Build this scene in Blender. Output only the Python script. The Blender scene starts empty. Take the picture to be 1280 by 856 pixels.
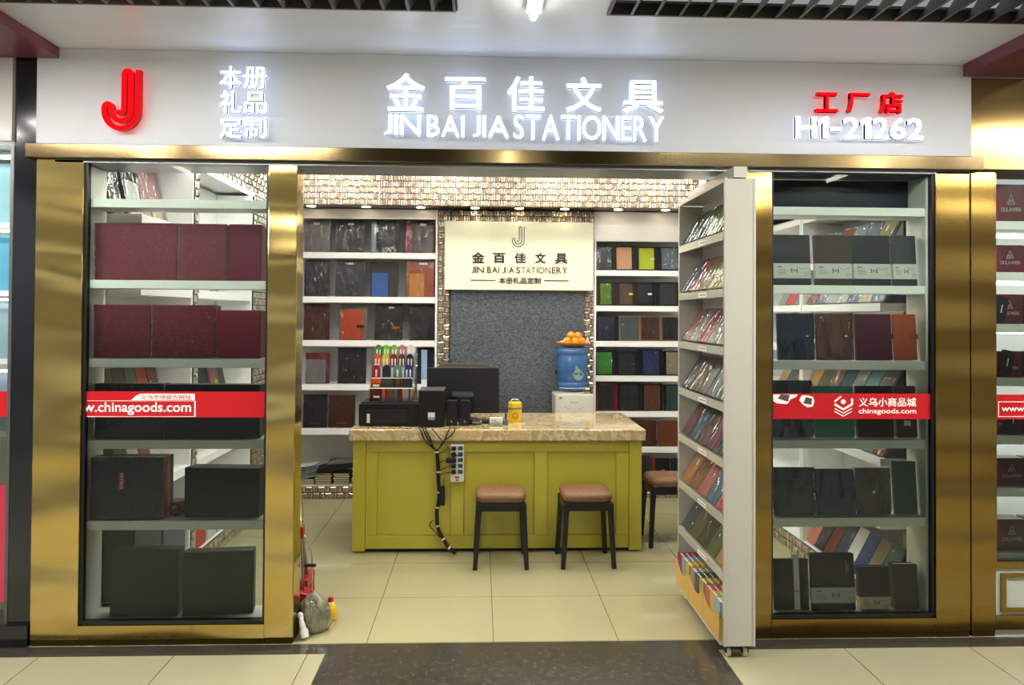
import bpy, math, random
from mathutils import Vector, Matrix

# ------------------------------------------------------------------ camera, world, exposure
sc = bpy.context.scene
C = sc.collection
F_PX, YAW, PITCH, ROLL = 991.0, 0.0399, 0.0146, 0.00608
EYE = Vector((0.0, -3.795, 1.561))
PPX, PPY = 640.0, 378.0
fwd = Vector((math.sin(YAW) * math.cos(PITCH), math.cos(YAW) * math.cos(PITCH), math.sin(PITCH)))
r0 = Vector((math.cos(YAW), -math.sin(YAW), 0.0))
u0 = r0.cross(fwd)
CR = r0 * math.cos(ROLL) + u0 * math.sin(ROLL)
CU = CR.cross(fwd)
cam_d = bpy.data.cameras.new('camera')
cam = bpy.data.objects.new('camera', cam_d)
C.objects.link(cam)
cam_d.sensor_fit = 'HORIZONTAL'
cam_d.sensor_width = 36.0
cam_d.lens = F_PX / 1280.0 * 36.0
cam_d.shift_y = -(428.0 - PPY) / 1280.0
cam_d.clip_start = 0.05
cam.matrix_world = Matrix(((CR.x, CU.x, -fwd.x, EYE.x), (CR.y, CU.y, -fwd.y, EYE.y), (CR.z, CU.z, -fwd.z, EYE.z), (0, 0, 0, 1)))
sc.camera = cam

sc.view_settings.view_transform = 'Standard'
sc.view_settings.look = 'None'
sc.view_settings.gamma = 1.0
sc.view_settings.use_curve_mapping = False
sc.view_settings.exposure = 1.0
sc.cycles.use_denoising = True
sc.cycles.max_bounces = 10
sc.cycles.diffuse_bounces = 4
sc.cycles.transparent_max_bounces = 24
sc.cycles.caustics_reflective = False
sc.cycles.caustics_refractive = False
sc.cycles.sample_clamp_indirect = 6.0

L_SHOP, L_STRIP, L_SIGN, L_RED, L_HALL, L_FILL, L_DOWN, L_WORLD = 9.5, 3.0, 1.3, .75, 9.0, 25.0, 14.0, 0.32

wd = bpy.data.worlds.new('mall_hall')
sc.world = wd
wd.use_nodes = True
wn = wd.node_tree
bg = wn.nodes['Background']
tc = wn.nodes.new('ShaderNodeTexCoord')
sp = wn.nodes.new('ShaderNodeSeparateXYZ')
rp = wn.nodes.new('ShaderNodeValToRGB')
ma = wn.nodes.new('ShaderNodeMath'); ma.operation = 'MULTIPLY_ADD'
ma.inputs[1].default_value = 0.5; ma.inputs[2].default_value = 0.5
wn.links.new(tc.outputs['Generated'], sp.inputs[0])
wn.links.new(sp.outputs['Z'], ma.inputs[0])
wn.links.new(ma.outputs[0], rp.inputs[0])
cr = rp.color_ramp
for pos, col in ((0.0, (.30, .27, .22)), (.40, (.42, .38, .32)), (.47, (.30, .29, .28)), (.53, (.85, .85, .85)), (.58, (.95, .97, 1.0)), (.64, (.45, .46, .48)), (1.0, (.6, .62, .66))):
    if pos == 0.0:
        e = cr.elements[0]
    elif pos == 1.0:
        e = cr.elements[-1]; e.position = 1.0
    else:
        e = cr.elements.new(pos)
    e.color = (*col, 1)
wn.links.new(rp.outputs[0], bg.inputs[0])
bg.inputs[1].default_value = L_WORLD

# ------------------------------------------------------------------ helpers
R = random.Random(7)
PI = math.pi


def lin(c):
    if isinstance(c, str):
        c = c.lstrip('#')
        c = tuple(int(c[i:i + 2], 16) / 255 for i in (0, 2, 4))
    return tuple(x / 12.92 if x <= .04045 else ((x + .055) / 1.055) ** 2.4 for x in c)


def ray(u, v):
    return fwd + CR * ((u - PPX) / F_PX) - CU * ((v - PPY) / F_PX)


def atY(u, v, Y):
    d = ray(u, v)
    return EYE + d * ((Y - EYE.y) / d.y)


def atX(u, v, X):
    d = ray(u, v)
    return EYE + d * ((X - EYE.x) / d.x)


def atZ(u, v, Z):
    d = ray(u, v)
    return EYE + d * ((Z - EYE.z) / d.z)


_M = {}


def mat(name, col, rough=.5, metal=0.0, spec=.5, coat=0.0, emit=None, estr=0.0, bump=None, alpha=None, tint=None):
    """plain principled material; bump = (scale, strength[, stretch]); tint = (scale, amount) mottles the colour."""
    if name in _M:
        return _M[name]
    m = bpy.data.materials.new(name)
    m.use_nodes = True
    nt = m.node_tree
    b = nt.nodes['Principled BSDF']
    col = lin(col)
    b.inputs['Base Color'].default_value = (*col, 1)
    b.inputs['Roughness'].default_value = rough
    b.inputs['Metallic'].default_value = metal
    b.inputs['Specular IOR Level'].default_value = spec
    b.inputs['Coat Weight'].default_value = coat
    b.inputs['Coat Roughness'].default_value = .08
    if emit is not None:
        b.inputs['Emission Color'].default_value = (*lin(emit), 1)
        b.inputs['Emission Strength'].default_value = estr
    if bump or tint:
        t = nt.nodes.new('ShaderNodeTexCoord')
    if bump:
        n = nt.nodes.new('ShaderNodeTexNoise')
        n.inputs['Scale'].default_value = bump[0]
        n.inputs['Detail'].default_value = 3
        src = t.outputs['Object']
        if len(bump) > 2:
            mp = nt.nodes.new('ShaderNodeMapping')
            mp.inputs['Scale'].default_value = bump[2]
            nt.links.new(src, mp.inputs[0])
            src = mp.outputs[0]
        nt.links.new(src, n.inputs['Vector'])
        bp = nt.nodes.new('ShaderNodeBump')
        bp.inputs['Strength'].default_value = bump[1]
        bp.inputs['Distance'].default_value = .01
        nt.links.new(n.outputs[0], bp.inputs['Height'])
        nt.links.new(bp.outputs[0], b.inputs['Normal'])
    if tint:
        n = nt.nodes.new('ShaderNodeTexNoise')
        n.inputs['Scale'].default_value = tint[0]
        n.inputs['Detail'].default_value = 5
        nt.links.new(t.outputs['Object'], n.inputs['Vector'])
        mx = nt.nodes.new('ShaderNodeMix'); mx.data_type = 'RGBA'
        mx.inputs[6].default_value = (*[c * (1 - tint[1]) for c in col], 1)
        mx.inputs[7].default_value = (*[min(1, c * (1 + tint[1])) for c in col], 1)
        nt.links.new(n.outputs[0], mx.inputs[0])
        nt.links.new(mx.outputs[2], b.inputs['Base Color'])
    _M[name] = m
    return m


def m_leather(hexcol):
    return mat('leather_' + hexcol, hexcol, .45, spec=.3, bump=(220, .12), tint=(9, .12))


def m_board(hexcol):
    return mat('cardboard_' + hexcol, hexcol, .42, spec=.3, tint=(6, .06))


def m_paint(hexcol, rough=.3, coat=.2):
    return mat('paint_%s_%.2f' % (hexcol, rough), hexcol, rough, coat=coat, tint=(4, .03))


def m_emit(name, col, s):
    return mat(name, col, .5, emit=col, estr=s)


def m_glass(name, tint=(.93, .98, .95), rough=0.0, refl=1.0, bump=None):
    if name in _M:
        return _M[name]
    m = bpy.data.materials.new(name)
    m.use_nodes = True
    nt = m.node_tree
    nt.nodes.remove(nt.nodes['Principled BSDF'])
    out = nt.nodes['Material Output']
    tr = nt.nodes.new('ShaderNodeBsdfTransparent'); tr.inputs[0].default_value = (*tint, 1)
    gl = nt.nodes.new('ShaderNodeBsdfGlossy'); gl.inputs['Roughness'].default_value = rough
    gl.inputs[0].default_value = (refl, refl, refl, 1)
    fr = nt.nodes.new('ShaderNodeFresnel'); fr.inputs[0].default_value = 1.45
    mx = nt.nodes.new('ShaderNodeMixShader')
    nt.links.new(fr.outputs[0], mx.inputs[0])
    nt.links.new(tr.outputs[0], mx.inputs[1])
    nt.links.new(gl.outputs[0], mx.inputs[2])
    nt.links.new(mx.outputs[0], out.inputs[0])
    if bump:
        t = nt.nodes.new('ShaderNodeTexCoord')
        mp = nt.nodes.new('ShaderNodeMapping'); mp.inputs['Scale'].default_value = bump[2]
        mp.inputs['Rotation'].default_value = (0, .6, 0)
        n = nt.nodes.new('ShaderNodeTexNoise'); n.inputs['Scale'].default_value = bump[0]
        n.noise_type = 'RIDGED_MULTIFRACTAL'; n.inputs['Detail'].default_value = 2; n.inputs['Distortion'].default_value = .6
        oi = nt.nodes.new('ShaderNodeObjectInfo')
        ad = nt.nodes.new('ShaderNodeVectorMath'); ad.operation = 'ADD'
        ml = nt.nodes.new('ShaderNodeMath'); ml.operation = 'MULTIPLY'; ml.inputs[1].default_value = 40
        nt.links.new(oi.outputs['Random'], ml.inputs[0])
        nt.links.new(t.outputs['Object'], ad.inputs[0]); nt.links.new(ml.outputs[0], ad.inputs[1])
        nt.links.new(ad.outputs[0], mp.inputs[0]); nt.links.new(mp.outputs[0], n.inputs['Vector'])
        bp = nt.nodes.new('ShaderNodeBump'); bp.inputs['Strength'].default_value = bump[1]; bp.inputs['Distance'].default_value = .03 if bump[0] < 50 else .02
        nt.links.new(n.outputs[0], bp.inputs['Height'])
        nt.links.new(bp.outputs[0], gl.inputs['Normal'])
    _M[name] = m
    return m


class MB:
    def __init__(s):
        s.v, s.f, s.m = [], [], []

    def add(s, vs, fs, mi=0):
        o = len(s.v)
        s.v += [tuple(v) for v in vs]
        s.f += [tuple(i + o for i in f) for f in fs]
        s.m += [mi] * len(fs)
        return s

    def box(s, x0, x1, y0, y1, z0, z1, mi=0):
        vs = [(x, y, z) for z in (z0, z1) for y in (y0, y1) for x in (x0, x1)]
        return s.add(vs, [(0, 2, 3, 1), (4, 5, 7, 6), (0, 1, 5, 4), (2, 6, 7, 3), (0, 4, 6, 2), (1, 3, 7, 5)], mi)

    def prism(s, poly, a0, a1, axis='y', mi=0):
        """poly: 2-D outline (counter-clockwise seen from the front), extruded along axis between a0 and a1."""
        def p(q, a):
            return {'y': (q[0], a, q[1]), 'z': (q[0], q[1], a), 'x': (a, q[0], q[1])}[axis]
        n = len(poly)
        vs = [p(q, a0) for q in poly] + [p(q, a1) for q in poly]
        fs = [tuple(range(n)), tuple(reversed(range(n, 2 * n)))]
        fs += [(i, i + n, (i + 1) % n + n, (i + 1) % n) for i in range(n)]
        return s.add(vs, fs, mi)

    def lathe(s, prof, cx=0, cy=0, n=24, mi=0, sq=None):
        vs, fs = [], []
        for r, z in prof:
            for k in range(n):
                a = 2 * PI * k / n
                rr = r if sq is None else r * sq(a)
                vs.append((cx + rr * math.cos(a), cy + rr * math.sin(a), z))
        for j in range(len(prof) - 1):
            for k in range(n):
                k2 = (k + 1) % n
                fs.append((j * n + k, j * n + k2, (j + 1) * n + k2, (j + 1) * n + k))
        fs.append(tuple(reversed(range(n))))
        fs.append(tuple(range((len(prof) - 1) * n, len(prof) * n)))
        return s.add(vs, fs, mi)

    def tube(s, pts, r, n=8, mi=0, closed=False):
        pts = [Vector(p) for p in pts]
        rs = r if isinstance(r, (list, tuple)) else [r] * len(pts)
        vs, fs = [], []
        up = Vector((0, 0, 1))
        N = len(pts)
        prev = None
        for i, p in enumerate(pts):
            if closed:
                d = pts[(i + 1) % N] - pts[i - 1]
            else:
                d = pts[min(i + 1, N - 1)] - pts[max(i - 1, 0)]
            d.normalize()
            if prev is None:
                a = d.cross(up if abs(d.z) < .9 else Vector((1, 0, 0))).normalized()
            else:
                a = (prev - d * prev.dot(d)).normalized()
            prev = a
            b = d.cross(a)
            for k in range(n):
                t = 2 * PI * k / n
                vs.append(p + (a * math.cos(t) + b * math.sin(t)) * rs[i])
        for j in range(N if closed else N - 1):
            j2 = (j + 1) % N
            for k in range(n):
                k2 = (k + 1) % n
                fs.append((j * n + k, j * n + k2, j2 * n + k2, j2 * n + k))
        if not closed:
            fs.append(tuple(reversed(range(n))))
            fs.append(tuple(range((N - 1) * n, N * n)))
        return s.add(vs, fs, mi)

    def ball(s, c, r, n=16, m=10, mi=0, sz=1.0):
        vs, fs = [], []
        for j in range(m + 1):
            t = PI * j / m
            for k in range(n):
                a = 2 * PI * k / n
                vs.append((c[0] + r * math.sin(t) * math.cos(a), c[1] + r * math.sin(t) * math.sin(a), c[2] - r * sz * math.cos(t)))
        for j in range(m):
            for k in range(n):
                k2 = (k + 1) % n
                fs.append((j * n + k, j * n + k2, (j + 1) * n + k2, (j + 1) * n + k))
        return s.add(vs, fs, mi)

    def build(s, name, mats, parent=None, bevel=0, smooth=False, loc=None, rot=None):
        me = bpy.data.meshes.new(name)
        me.from_pydata(s.v, [], s.f)
        if not isinstance(mats, (list, tuple)):
            mats = [mats]
        for m in mats:
            me.materials.append(m)
        me.polygons.foreach_set('material_index', s.m)
        if smooth:
            me.polygons.foreach_set('use_smooth', [True] * len(s.f))
        me.validate()
        me.update()
        o = bpy.data.objects.new(name, me)
        C.objects.link(o)
        if parent is not None:
            o.parent = parent
        if loc is not None:
            o.location = loc
        if rot is not None:
            o.rotation_euler = rot
        if bevel:
            b = o.modifiers.new('bevel', 'BEVEL')
            b.width = bevel
            b.segments = 2
            b.limit_method = 'ANGLE'
            b.angle_limit = .6
        return o


def tag(o, label=None, cat=None, group=None, kind=None):
    if label: o['label'] = label
    if cat: o['category'] = cat
    if group: o['group'] = group
    if kind: o['kind'] = kind
    return o


def thing(name, label, cat, loc=(0, 0, 0), rot=(0, 0, 0), group=None):
    o = bpy.data.objects.new(name, None)
    C.objects.link(o)
    o.empty_display_size = .1
    o.location = loc
    o.rotation_euler = rot
    return tag(o, label, cat, group)


def struct(name, mb, m, label=None, cat=None, bevel=0, parent=None):
    o = mb.build(name, m, parent, bevel)
    if parent is None:
        tag(o, label, cat, kind='structure')
    return o


def rrect(x0, x1, z0, z1, r, corners=(1, 1, 1, 1), n=5):
    """rounded rectangle outline, corners: bottom-left, bottom-right, top-right, top-left."""
    out = []
    for (cx, cz, a0), on in zip(((x0 + r, z0 + r, PI), (x1 - r, z0 + r, 1.5 * PI), (x1 - r, z1 - r, 0), (x0 + r, z1 - r, .5 * PI)), corners):
        if on:
            out += [(cx + r * math.cos(a0 + .5 * PI * k / n), cz + r * math.sin(a0 + .5 * PI * k / n)) for k in range(n + 1)]
        else:
            out.append((cx + r * math.copysign(1, math.cos(a0 + .25 * PI)), cz + r * math.copysign(1, math.sin(a0 + .25 * PI))))
    return out


_TX = {}


def glyphs(body):
    if body not in _TX:
        c = bpy.data.curves.new('t', 'FONT')
        c.body = body
        c.size = 1
        c.resolution_u = 3
        o = bpy.data.objects.new('t', c)
        C.objects.link(o)
        bpy.context.view_layer.update()
        me = bpy.data.meshes.new_from_object(o.evaluated_get(bpy.context.evaluated_depsgraph_get()))
        vs = [(v.co.x, v.co.y) for v in me.vertices]
        fs = [tuple(p.vertices) for p in me.polygons]
        bpy.data.objects.remove(o)
        bpy.data.curves.remove(c)
        bpy.data.meshes.remove(me)
        _TX[body] = (vs, fs)
    return _TX[body]


def one_glyph_set(body):
    """outline of a word; capitals and figures are set one by one so that all stand on one line with one height."""
    if len(body) > 1 and all(c.isascii() and (c.isupper() or c.isdigit() or c == '-') for c in body):
        vs, fs, x = [], [], 0.0
        for c in body:
            v, f = ([(.06, .26), (.36, .26), (.36, .36), (.06, .36)], [(0, 1, 2, 3)]) if c == '-' else ([(.19, 0), (.32, 0), (.32, .7), (.22, .7), (.05, .58), (.05, .46), (.19, .54)], [(0, 1, 2, 3, 6), (3, 4, 5, 6)]) if c == '1' else glyphs(c)
            lo, hi = min(q[0] for q in v), max(q[0] for q in v)
            z0, z1 = (0, .7) if c == '-' else (min(q[1] for q in v), max(q[1] for q in v))
            k = len(vs)
            vs += [(x + q[0] - lo, (q[1] - z0) / (z1 - z0) * .7) for q in v]
            fs += [tuple(i + k for i in g) for g in f]
            x += hi - lo + .085
        return vs, fs
    return glyphs(body)


def text_mb(mb, body, x0, x1, z0, z1, y, depth=.001, bold=0.0, mi=0):
    """flat lettering fitted to a box on a plane facing -Y (front at y), with a real thickness behind it."""
    vs, fs = one_glyph_set(body)
    ax0, ax1 = min(v[0] for v in vs) - bold, max(v[0] for v in vs) + bold
    az0, az1 = min(v[1] for v in vs) - bold, max(v[1] for v in vs) + bold
    cnt = {}
    for f in fs:
        for i in range(len(f)):
            a, b = f[i], f[(i + 1) % len(f)]
            cnt[(a, b)] = cnt.get((a, b), 0) + 1
    side = [(a, b) for (a, b) in cnt if (b, a) not in cnt]
    n = len(vs)
    for j, (sx, sz) in enumerate(((-1, -1), (1, -1), (1, 1), (-1, 1), (0, 0)) if bold else ((0, 0),)):
        q = [(x0 + (v[0] + sx * bold - ax0) / (ax1 - ax0) * (x1 - x0), z0 + (v[1] + sz * bold - az0) / (az1 - az0) * (z1 - z0)) for v in vs]
        yj = y + .00004 * j
        vv = [(p[0], yj, p[1]) for p in q] + [(p[0], yj + depth, p[1]) for p in q]
        ff = [tuple(f) for f in fs] + [tuple(i + n for i in reversed(f)) for f in fs] + [(b, a, a + n, b + n) for a, b in side]
        mb.add(vv, ff, mi)
    return mb


def marks(mb, x0, x1, z0, z1, y, n, depth=.0005):
    """a line of small print too fine to read: short upright strokes."""
    w = (x1 - x0) / n
    for k in range(n):
        a = x0 + k * w
        mb.box(a, a + w * .62, y, y + depth, z0 + (z1 - z0) * .25 * (k % 3 == 1), z1 - (z1 - z0) * .25 * (k % 2))
    return mb


def ribbon(mb, pts, w, y, depth, mi=0):
    """a flat bar of width w following a 2-D path in the XZ plane."""
    L_, R_ = [], []
    for i, p in enumerate(pts):
        a = Vector(pts[max(i - 1, 0)]); b = Vector(pts[min(i + 1, len(pts) - 1)])
        d = (b - a).normalized()
        nrm = Vector((-d.y, d.x)) * (w / 2)
        L_.append((p[0] + nrm.x, p[1] + nrm.y)); R_.append((p[0] - nrm.x, p[1] - nrm.y))
    for i in range(len(pts) - 1):
        quad = [L_[i], R_[i], R_[i + 1], L_[i + 1]]
        vs = [(q[0], y, q[1]) for q in quad] + [(q[0], y + depth, q[1]) for q in quad]
        mb.add(vs, [(0, 1, 2, 3), (7, 6, 5, 4), (0, 4, 5, 1), (2, 6, 7, 3), (1, 5, 6, 2), (3, 7, 4, 0)], mi)
    return mb


def arc(cx, cz, r, a0, a1, n=14):
    return [(cx + r * math.cos(math.radians(a0 + (a1 - a0) * k / n)), cz + r * math.sin(math.radians(a0 + (a1 - a0) * k / n))) for k in range(n + 1)]


def logo_path(x0, x1, z0, z1):
    """the clip-shaped letter J as one bent wire; unit drawing 160 x 235."""
    p = [(146, 232), (146, 95)]
    p += arc(79, 80, 67, 0, -190, 22)[1:]
    p += arc(26.5, 90, 13.5, 175, 10, 8)[1:]
    p += arc(79, 80, 39, 175, 360, 18)[1:]
    p += [(118, 150), (118, 205)]
    p += arc(104, 214, 14, 0, 180, 8)[1:]
    p += [(90, 150), (90, 88)]
    p += arc(77, 82, 13, 0, -170, 8)[1:]
    sx, sz = (x1 - x0) / 160, (z1 - z0) / 235
    return [(x0 + a * sx, z0 + b * sz) for a, b in p]


ORD = ['first', 'second', 'third', 'fourth', 'fifth', 'sixth', 'seventh', 'eighth', 'ninth', 'tenth', 'eleventh', 'twelfth']

# ------------------------------------------------------------------ shared materials
WHITE = m_paint('EFEFEE', .35)
CASEW = m_paint('F0F2EA', .35)
RACKW = m_paint('B6B3A6', .22, .4)
BLACK = mat('black_plastic', '101113', .38, spec=.4, bump=(300, .05))
DARKMETAL = mat('dark_metal', '17181A', .4, metal=.6, tint=(10, .1))
CHROME = mat('chrome', 'D8D8D8', .15, metal=1, tint=(10, .05))
PAGES = mat('paper_pages', 'E2DCC4', .8, bump=(60, .3, (1, 40, 1)))
PAPER = mat('white_paper', 'DDDAD0', .6, tint=(5, .03))
SLEEVE = m_glass('clear_sleeve', (.98, .98, .98), .05, .95, bump=(22, 1.0, (1.0, 1.0, .35)))
GLASS = m_glass('shop_glass', (.94, .98, .955), 0, .45)
FILM = m_glass('sparkle_film', (.98, .97, .98), .05, 1.0, bump=(75, 1.0, (1, 1, 1)))
ACRYL = m_glass('acrylic', (.94, .96, .96), .02, .9)
INK = mat('dark_ink', '2A211C', .5, tint=(5, .05))
REDINK = mat('red_vinyl', 'B3131C', .3, tint=(3, .05))
WINK = mat('white_vinyl', 'F0EDE6', .4, tint=(3, .02))


def m_gold(name, col, rough, wav=1.0):
    m = bpy.data.materials.new(name); m.use_nodes = True
    nt = m.node_tree; b = nt.nodes['Principled BSDF']
    b.inputs['Metallic'].default_value = 1
    b.inputs['Base Color'].default_value = (*lin(col), 1)
    b.inputs['Roughness'].default_value = rough
    t = nt.nodes.new('ShaderNodeTexCoord')
    def noise(scale, sc3, det):
        mp = nt.nodes.new('ShaderNodeMapping'); mp.inputs['Scale'].default_value = sc3
        n = nt.nodes.new('ShaderNodeTexNoise'); n.inputs['Scale'].default_value = scale; n.inputs['Detail'].default_value = det
        nt.links.new(t.outputs['Object'], mp.inputs[0]); nt.links.new(mp.outputs[0], n.inputs['Vector'])
        return n
    n1 = noise(2.3, (.55, .55, 1.8), 0)
    b1 = nt.nodes.new('ShaderNodeBump'); b1.inputs['Strength'].default_value = wav; b1.inputs['Distance'].default_value = .05
    nt.links.new(n1.outputs[0], b1.inputs['Height'])
    nt.links.new(b1.outputs[0], b.inputs['Normal'])
    return m


GOLD = m_gold('brushed_gold_steel', 'D6BC72', .17)
GOLDB = m_gold('brushed_bronze_steel', '9A7E42', .22, .8)
GOLDF = m_gold('brushed_bronze_fascia', '9A8052', .18, .15)
GOLDH = m_gold('brushed_gold_header', 'B09A70', .13, .12)


def m_tile(name, col, pitch, ox, oy, rough, grout, mort=.004, var=.05, veins=False):
    m = bpy.data.materials.new(name); m.use_nodes = True
    nt = m.node_tree; b = nt.nodes['Principled BSDF']
    g = nt.nodes.new('ShaderNodeNewGeometry')
    mp = nt.nodes.new('ShaderNodeMapping'); mp.inputs['Location'].default_value = (-ox, -oy, 0)
    nt.links.new(g.outputs['Position'], mp.inputs[0])
    br = nt.nodes.new('ShaderNodeTexBrick')
    br.offset = 0; br.squash = 1
    br.inputs['Scale'].default_value = 1
    br.inputs['Mortar Size'].default_value = mort / 2
    br.inputs['Mortar Smooth'].default_value = .1
    br.inputs['Brick Width'].default_value = pitch
    br.inputs['Row Height'].default_value = pitch
    c = lin(col)
    br.inputs['Color1'].default_value = (*c, 1)
    br.inputs['Color2'].default_value = (*[x * (1 - var) for x in c], 1)
    br.inputs['Mortar'].default_value = (*lin(grout), 1)
    nt.links.new(mp.outputs[0], br.inputs['Vector'])
    n = nt.nodes.new('ShaderNodeTexNoise'); n.inputs['Scale'].default_value = 30 if veins else 2.5
    n.inputs['Detail'].default_value = 8; n.inputs['Roughness'].default_value = .7
    nt.links.new(g.outputs['Position'], n.inputs['Vector'])
    ramp = nt.nodes.new('ShaderNodeValToRGB')
    if veins:
        ramp.color_ramp.elements[0].position = .35; ramp.color_ramp.elements[0].color = (.55, .55, .55, 1)
        ramp.color_ramp.elements[1].position = .75; ramp.color_ramp.elements[1].color = (1.55, 1.55, 1.52, 1)
    else:
        ramp.color_ramp.elements[0].color = (.92, .92, .92, 1); ramp.color_ramp.elements[1].color = (1.05, 1.05, 1.04, 1)
    nt.links.new(n.outputs[0], ramp.inputs[0])
    mx = nt.nodes.new('ShaderNodeMix'); mx.data_type = 'RGBA'; mx.blend_type = 'MULTIPLY'; mx.inputs[0].default_value = 1
    nt.links.new(br.outputs[0], mx.inputs[6]); nt.links.new(ramp.outputs[0], mx.inputs[7])
    nt.links.new(mx.outputs[2], b.inputs['Base Color'])
    b.inputs['Roughness'].default_value = rough
    b.inputs['Specular IOR Level'].default_value = .5
    return m


# ------------------------------------------------------------------ the setting
FLOOR_IN = m_tile('cream_floor_tile', 'A8A17C', .6, -1.127, .007, .05, '5F5848')
FLOOR_L = m_tile('hall_floor_tile_west', 'A9A283', .6, -1.38, -.11, .05, '4A4438')
FLOOR_R = m_tile('hall_floor_tile_east', 'A9A283', .6, 1.72, -.11, .05, '4A4438')
GRANITE = m_tile('dark_stone', '423D36', .62, -.06, -.115, .16, '25231F', .003, .08, True)

struct('floor', MB().box(-2.0, 2.4, 0, 3.3, -.1, 0), FLOOR_IN, 'polished cream floor tiles inside the shop', 'floor')
struct('floor_west', MB().box(-5, -.70, -9, -.11, -.1, 0), FLOOR_L, 'cream hall floor tiles left of the dark entrance slab', 'floor')
struct('floor_east', MB().box(1.12, 5, -9, -.11, -.1, 0), FLOOR_R, 'cream hall floor tiles right of the dark entrance slab', 'floor')
struct('floor_entrance', MB().box(-.70, 1.12, -9, -.11, -.1, 0), GRANITE, 'dark stone slab in front of the entrance', 'floor')
struct('floor_threshold', MB().box(-5, 5, -.11, 0, -.1, 0), GRANITE, 'dark stone strip along the foot of the shopfront', 'floor')
struct('floor_neighbour', MB().box(-5, -2.0, 0, 1.5, -.1, 0).box(2.4, 5, 0, 1.5, -.1, 0), FLOOR_L, 'floor of the shops on both sides', 'floor')

WALLW = m_paint('DCDCD8', .5)
struct('wall_left', MB().box(-2.06, -2.0, .26, 3.3, 0, 2.78), WALLW, 'white side wall behind the left shelving', 'wall')
struct('wall_right', MB().box(2.40, 2.46, .26, 3.3, 0, 2.78), WALLW, 'white side wall behind the right shelving', 'wall')
struct('wall_back', MB().box(-2.06, 2.46, 3.27, 3.33, 0, 2.78), WALLW, 'white rear wall behind the back shelving', 'wall')
struct('ceiling', MB().box(-2.06, 2.46, .26, 3.33, 2.78, 2.84), mat('shop_ceiling', '9AA0AE', .25, tint=(3, .05)), 'grey-blue ceiling inside the shop', 'ceiling')
HALLC = m_paint('EAF1FF', .45)
struct('ceiling_hall', MB().box(-5, 5, -.56, .3, 2.80, 2.86).box(-.10, .51, -9, -.56, 2.80, 2.86), HALLC, 'white hall ceiling above the shop sign', 'ceiling')
struct('ceiling_plenum', MB().box(-5, 5, -9, -.56, 2.98, 3.02), m_paint('B9B9B9', .5), 'white upper ceiling above the slatted grilles', 'ceiling')

# fascia panel, gold header and gold pillars
FASC = m_paint('D2D5D8', .6, 0)
struct('wall_front', MB().box(-2.09, 2.41, 0, .26, 2.345, 2.80), FASC, 'pale grey fascia panel carrying the illuminated shop letters', 'wall', bevel=.004)
hd = struct('trim_header', MB().box(-2.12, 2.45, -.035, .26, 2.277, 2.343), GOLDH, 'long gold metal beam under the fascia panel', 'trim', bevel=.003)
struct('soffit', MB().box(-2.0, 2.40, .0, .26, 2.262, 2.276), mat('grey_soffit', '8E9093', .3, metal=.5, tint=(4, .05)), parent=hd)


def pillar(name, x0, x1, y0, y1, z1, m, label, base=True):
    o = struct(name, MB().box(x0, x1, y0, y1, .03, z1), m, label, 'pillar', bevel=.004)
    if base:
        struct('base', MB().box(x0 + .004, x1 - .004, y0 + .006, y1 - .006, 0, .03), mat('dark_gold_base', '5A4A24', .3, metal=.9, tint=(4, .1)), parent=o)
    return o


pillar('trim_pillar_west', -2.085, -1.866, 0, .045, 2.276, GOLD, 'wide gold metal pillar at the left end of the shopfront')
pillar('trim_pillar_inner_west', -1.008, -.872, 0, .14, 2.262, GOLD, 'narrow gold metal pillar left of the entrance')
pillar('trim_pillar_inner_east', 1.275, 1.415, 0, .14, 2.262, GOLDB, 'narrow bronze pillar behind the white rolling rack')
pillar('trim_pillar_east', 2.228, 2.400, 0, .30, 2.276, GOLDB, 'wide bronze pillar right of the right shop window')
pillar('trim_pillar_outer', 2.405, 2.528, 0, .30, 2.276, GOLDB, 'bronze pillar beside the neighbouring shop on the right')
pillar('trim_granite_pillar', -2.198, -2.087, .02, .32, 2.76, mat('black_granite', '14161A', .12, spec=.6, tint=(6, .5), coat=.3), 'polished black granite pillar left of the gold pillar', False)
struct('trim_granite_foot', MB().box(-2.6, -2.09, -.01, .02, 0, .10), mat('black_granite', '14161A'), 'black granite skirting under the left neighbour window', 'trim')
struct('trim_bronze_fascia', MB().box(2.412, 5, .012, .26, 2.345, 2.74), GOLDF, 'bronze fascia of the neighbouring shop on the right', 'trim')
struct('trim_bronze_beam', MB().box(2.452, 5, -.02, .26, 2.285, 2.344), GOLDF, 'bronze beam over the neighbouring shop window on the right', 'trim')
MAROON = m_paint('74364A', .4)
struct('beam_west', MB().box(-2.4, -1.985, -9, -.004, 2.75, 2.81), MAROON, 'maroon ceiling beam at the top left', 'beam')
struct('beam_east', MB().box(2.365, 2.70, -9, -.004, 2.742, 2.81), MAROON, 'maroon ceiling beam at the top right', 'beam')
struct('wall_neighbour_west', MB().box(-5, -2.20, .0, .65, 2.36, 2.75), m_paint('BDBBB6', .4), 'grey fascia of the neighbouring shop on the left', 'wall')

# ------------------------------------------------------------------ mosaic
MOS = [mat('mosaic_silver', 'DCD9D0', .22, metal=.9, tint=(20, .1)), mat('mosaic_bronze', '8C7152', .4, metal=.5, tint=(60, .3)),
       mat('mosaic_copper', 'A5866A', .4, metal=.5, tint=(60, .3)), mat('mosaic_gold', 'B09A70', .38, metal=.5, tint=(60, .25)),
       mat('mosaic_grout', '3A352C', .7, tint=(30, .2))]


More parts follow.
